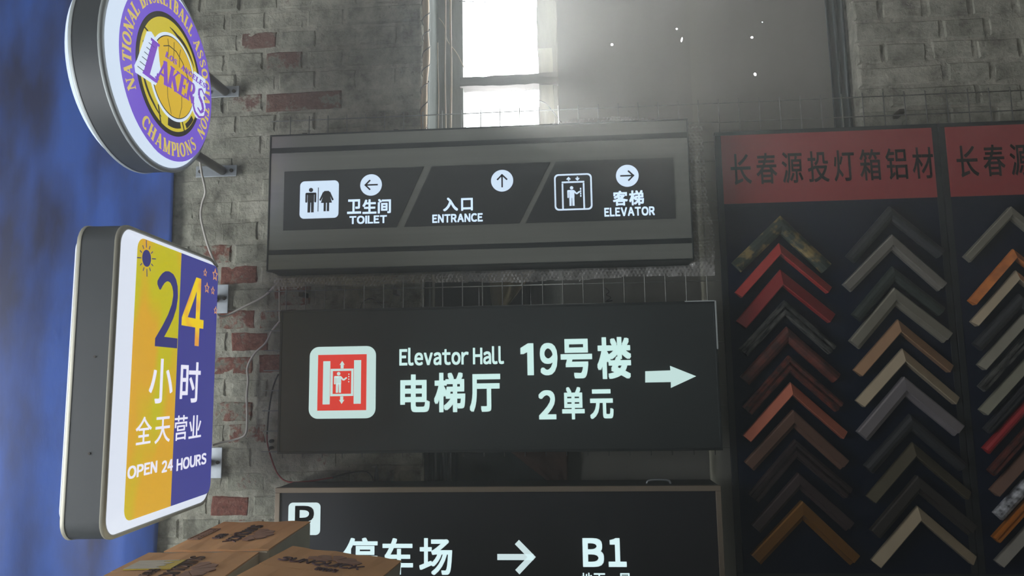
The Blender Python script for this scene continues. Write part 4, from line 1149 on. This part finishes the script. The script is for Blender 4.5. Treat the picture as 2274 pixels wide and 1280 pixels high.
ITEMS = [
    (0, (1734, 478), (1626, 583), .034, 'round', 'camo', 'camouflage-patterned frame corner, top of the first column ' + LB),
    (0, (1731, 539), (1633, 649), .022, 'slope', 'red', 'bright red frame corner just below the camouflage one'),
    (0, (1734, 598), (1636, 713), .030, 'slope', 'dred', 'dark red frame corner just below the bright red one'),
    (0, (1742, 667), (1642, 775), .028, 'ridge', 'bstripe', 'black frame corner with silver ridges below the dark red one'),
    (0, (1748, 725), (1645, 837), .030, 'round', 'rwood', 'reddish brown rounded frame corner, fifth in the first column ' + LB),
    (0, (1752, 790), (1650, 904), .030, 'ridge', 'rwood2', 'grooved rosewood frame corner directly above the rose copper one'),
    (0, (1757, 849), (1651, 968), .023, 'slope', 'rose', 'shiny rose copper frame corner ' + LB),
    (0, (1761, 911), (1654, 1027), .031, 'step', 'brown', 'matt brown frame corner directly below the rose copper one'),
    (0, (1766, 977), (1663, 1098), .032, 'ridge', 'dbrown', 'very dark grooved brown frame corner, third from bottom of the first column'),
    (0, (1773, 1051), (1670, 1167), .028, 'step', 'dbrown2', 'plum brown frame corner directly above the gold one'),
    (0, (1781, 1113), (1668, 1233), .033, 'step', 'gold', 'wide gold frame corner at the bottom of the first column'),
    (0, (1977, 457), (1880, 568), .028, 'round', 'black', 'black rounded frame corner, top of the second column ' + LB),
    (0, (1980, 521), (1873, 631), .028, 'step', 'silver', 'wide silver frame corner, upper one in the second column ' + LB),
    (0, (1983, 591), (1893, 698), .028, 'round', 'dgreen', 'greenish black frame corner between the two upper silver ones'),
    (0, (1985, 639), (1887, 757), .032, 'step', 'sgrey', 'wide silver grey frame corner above the champagne one'),
    (0, (1996, 709), (1897, 822), .024, 'slope', 'champ', 'warm champagne frame corner in the second column ' + LB),
    (0, (2006, 774), (1902, 890), .024, 'slope', 'lchamp', 'pale champagne frame corner directly below the warm champagne one'),
    (0, (2007, 837), (1904, 959), .034, 'step', 'grey', 'wide lilac grey frame corner in the second column ' + LB),
    (0, (2022, 920), (1920, 1035), .028, 'round', 'black', 'black frame corner directly below the wide lilac grey one'),
    (0, (2029, 983), (1926, 1103), .024, 'slope', 'bronze', 'dark bronze frame corner, third from bottom of the second column'),
    (0, (2037, 1057), (1934, 1178), .030, 'step', 'bbrown', 'blackish brown frame corner directly above the lowest silver one'),
    (0, (2040, 1125), (1937, 1246), .024, 'slope', 'lchamp', 'bright silver frame corner at the bottom of the second column'),
    (1, (2244, 459), (2142, 569), .022, 'step', 'sgrey', 'grey frame corner at the top ' + RB),
    (1, (2253, 552), (2153, 667), .018, 'slope', 'owood', 'orange wood frame corner ' + RB + ', second from top'),
    (1, (2259, 600), (2158, 714), .018, 'slope', 'lchamp', 'pale narrow frame corner directly below the orange wood one'),
    (1, (2266, 652), (2163, 763), .026, 'round', 'black', 'black frame corner ' + RB + ' below the pale narrow one'),
    (1, (2275, 697), (2173, 810), .020, 'slope', 'sgrey', 'silver narrow frame corner ' + RB + ' below the black one'),
    (1, (2278, 744), (2175, 858), .020, 'ridge', 'bstripe', 'black frame corner with thin stripes ' + RB),
    (1, (2280, 797), (2177, 910), .020, 'slope', 'ggreen', 'greenish grey frame corner ' + RB),
    (1, (2289, 838), (2187, 952), .018, 'ridge', 'black', 'narrow black grooved frame corner above the cherry red one'),
    (1, (2287, 883), (2185, 996), .020, 'round', 'cherry', 'cherry red rounded frame corner ' + RB),
    (1, (2298, 931), (2196, 1045), .020, 'ridge', 'rwood', 'dark reddish grooved frame corner below the cherry red one'),
    (1, (2303, 976), (2201, 1089), .022, 'slope', 'brown', 'brown frame corner ' + RB + ' above the marbled one'),
    (1, (2312, 1026), (2209, 1140), .026, 'round', 'marble', 'black and white marbled frame corner ' + RB),
    (1, (2309, 1080), (2206, 1194), .020, 'ridge', 'ogold', 'orange gold frame corner ' + RB),
    (1, (2315, 1134), (2212, 1247), .020, 'slope', 'silver', 'silver frame corner at the bottom ' + RB),
]
for i, (bd, ap, tp, wd, prof, mk, lab) in enumerate(ITEMS):
    corner(i, None, ap, tp, wd, prof, K[mk], lab)

# ------------------------------------------------------------------ cardboard boxes
M_card = mat('cardboard', (226, 172, 118), .85, noise=.18, nscale=7, bump=.12, bscale=60)
M_cardside = mat('cardboard_side', (206, 196, 172), .88, noise=.2, nscale=8, bump=.12, bscale=60)
M_ink = mat('purple_ink', (124, 92, 98), .85, noise=.2, nscale=60)
M_inkpale = mat('faded_ink', (162, 124, 106), .85, noise=.2, nscale=60)
M_lyellow = mat('yellow_label', (214, 190, 30), .5); M_lwhite = mat('white_label', (214, 212, 200), .6, noise=.2, nscale=40, stretch=(1, 6, 1))
ZB = 1.20


def box_thing(center, sx, sy, h, rz, label, tilt=0.0, text_dir=0, ink=None, extra=None, printed=True):
    """center = middle of the top face; local x,y along the sides"""
    R_ = Matrix.Rotation(rz, 3, 'Z') @ Matrix.Rotation(tilt, 3, 'Y')
    base = Vector(center) - R_ @ Vector((0, 0, h))
    root = empty('cardboard_box', base, Matrix.to_euler(R_.to_4x4()))
    tag(root, label, 'box', 'cardboard boxes')
    hx, hy = sx / 2, sy / 2
    G().box(-hx, hx, -hy, hy, 0, h - .003).build('carton', M_cardside, root, bevel=.003)
    if printed:
        # two top flaps meeting at a seam, edges a little wavy
        for s in (-1, 1):
            n = 10; rings = []
            for k in range(n + 1):
                x = -hx + sx * k / n; wv = .0012 * math.sin(k * 1.7 + s); y0, y1 = (s * .0008, s * (hy + .001))
                rings.append([(x, y0, h - .003), (x, y0, h + wv * .3), (x, y1, h + wv), (x, y1, h - .003)])
            G().loft(rings).build('flap', M_card, root)
        def prt(name, polys, m, z=.0022):
            g = G()
            for p in polys:
                n = len(p); g.add([(a, b, h + z) for a, b in p] + [(a, b, h + z - .0016) for a, b in p], [tuple(range(n)), tuple(range(2 * n - 1, n - 1, -1))] + [(i, (i + 1) % n, n + (i + 1) % n, n + i) for i in range(n)])
            return g.build(name, m, root)
        def T(u, v):      # print coordinates: u along reading direction, v up
            return (u, v) if text_dir == 0 else (v, -u)
        v_, f_ = glyph('SUNQUICK', .012); wd, hg = extra['w'], extra['h']; u0, v0 = extra['u'], extra['v']
        pl = [[T(u0 + v_[i][0] * wd + .18 * hg * v_[i][1], v0 + v_[i][1] * hg - extra.get('s', 0) * v_[i][0]) for i in f] for f in f_]
        prt('print_lettering', pl, ink)
        # half sun with rays above the word
        sp_ = []; cu, cv = u0 + wd * .62, v0 + hg * 1.15 - extra.get('s', 0) * .6
        for k in range(5):
            a0, a1 = math.pi * (k + .06) / 5, math.pi * (k + .94) / 5
            sp_.append([T(cu + r_ * math.cos(a) * 1.25, cv + r_ * math.sin(a)) for r_, a in ((hg * .25, a0), (hg * 1.25, a0), (hg * 1.4, (a0 + a1) / 2), (hg * 1.25, a1), (hg * .25, a1))])
        prt('print_sun', sp_, M_inkpale)
        v2, f2 = glyph('新的', .01); pl = [[T(u0 + wd * .55 + v2[i][0] * wd * .26, v0 - hg * .85 + v2[i][1] * hg * .6 - extra.get('s', 0) * .7) for i in f] for f in f2]
        prt('print_lettering', pl, ink)
        if extra.get('stamp'):
            a, b, c, d = extra['stamp']; t_ = .0025
            fr = [[T(a, c), T(b, c), T(b, c + t_), T(a, c + t_)], [T(a, d - t_), T(b, d - t_), T(b, d), T(a, d)], [T(a, c), T(a + t_, c), T(a + t_, d), T(a, d)], [T(b - t_, c), T(b, c), T(b, d), T(b - t_, d)]]
            k = 9; fr += [[T(a + (b - a) * (i + .6) / k, c + .006), T(a + (b - a) * (i + 1.2) / k, c + .006), T(a + (b - a) * (i + 1.2) / k, d - .006), T(a + (b - a) * (i + .6) / k, d - .006)] for i in range(k - 1)]
            prt('print_stamp', fr, M_inkpale)
        if extra.get('sticker'):
            a, b, c, d = extra['sticker']
            prt('sticker', [[(a, c), (b, c), (b, d), (a, d)]], M_lyellow, .0024)
            rnd = random.Random(2); teeth = [(a, c + .002), (a, d - .002)]
            for k in range(15):
                y = d - .002 - (d - c - .004) * k / 14; teeth.append((a + (b - a) * (.72 + rnd.uniform(-.16, .18)), y))
            prt('torn_paper', [teeth], M_lwhite, .0029)
    return root


# top layer, placed on the plane of their lids
def quad(fr, br, fl):
    """front-right, back-right, front-left points -> centre, sizes, rotation"""
    e1 = br - fr; e2 = fl - fr; a = (math.atan2(-e1.x, e1.y) + math.atan2(-e2.y, -e2.x)) / 2
    ux, uy = Vector((math.cos(a), math.sin(a), 0)), Vector((-math.sin(a), math.cos(a), 0)); sx, sy = e2.length, e1.length
    return fr - ux * sx / 2 + uy * sy / 2, sx, sy, a


cA, sxA, syA, rA = quad(onZ(597, 1220, ZB), onZ(677, 1158, ZB), onZ(370, 1221, ZB))
box_thing(cA, sxA, syA, .24, rA, 'printed cardboard box with a stamped rectangle, hindmost of the three, before the parking sign', 0, 1, M_ink,
          dict(w=.17, h=.034, u=-.095, v=-.022, stamp=(-.06, .05, -.095, -.072)))
pr, pb = onZ(571, 1223, ZB - .004), onZ(500, 1280, ZB - .004); dirB = (pr - pb).normalized(); pr = pr - Vector((.004, .006, 0)); frB = pr - dirB * .275
cB, sxB, syB, rB = quad(frB, pr, frB + Vector((-.205, -.012, 0)))
box_thing(cB, sxB, syB, .24, rB, 'printed cardboard box in front with a torn yellow and white sticker', 0, 1, M_inkpale,
          dict(w=.17, h=.034, u=-.10, v=-.012, sticker=(-.085, -.005, .005, .068)))
bl, brc = onZ(649, 1214, ZB), onZ(880, 1243, ZB - .013); aC = -.06
uxC, uyC = Vector((math.cos(aC), math.sin(aC), 0)), Vector((-math.sin(aC), math.cos(aC), 0)); sxC = .214; syC = .27
cC = bl + uxC * sxC / 2 - uyC * syC / 2 - Vector((0, 0, .011))
box_thing(cC, sxC, syC, .24, aC, 'printed cardboard box on the right, its lettering upright to the viewer', .10, 0, M_ink,
          dict(w=.150, h=.030, u=-.092, v=.028))
# the boxes below them, out of the picture, that carry the stack
for c, sx, sy, a, nm in ((cA, sxA, syA, rA, 'back'), (cB, sxB, syB, rB, 'front left'), (cC, sxC, syC, aC, 'front right')):
    for lv in range(4):
        top = Vector((c.x - (.012 if nm == 'front right' else 0), c.y, ZB - (.268 if nm == 'front right' else .246) - lv * .236))
        box_thing(top, sx, sy, .236, a, 'plain cardboard box, level %s below the printed %s box' % (('one', 'two', 'three', 'four')[lv], nm), printed=False)

# ------------------------------------------------------------------ dusty haze in the workshop air
m, n, l = nmat('dust_haze'); n.remove(n['Principled BSDF'])
vs_ = n.new('ShaderNodeVolumeScatter'); vs_.inputs['Color'].default_value = (.96, 1.0, .98, 1)
vs_.inputs['Density'].default_value = 0.064; vs_.inputs['Anisotropy'].default_value = 0.64
l.new(vs_.outputs[0], n['Material Output'].inputs['Volume'])
o = G().box(LX + .01, RX - .01, FY + .01, .245, .01, HZ - .01).build('dust_haze', m)
tag(o, 'thin dusty haze filling the workshop air, glowing near the window', 'haze', kind='stuff')
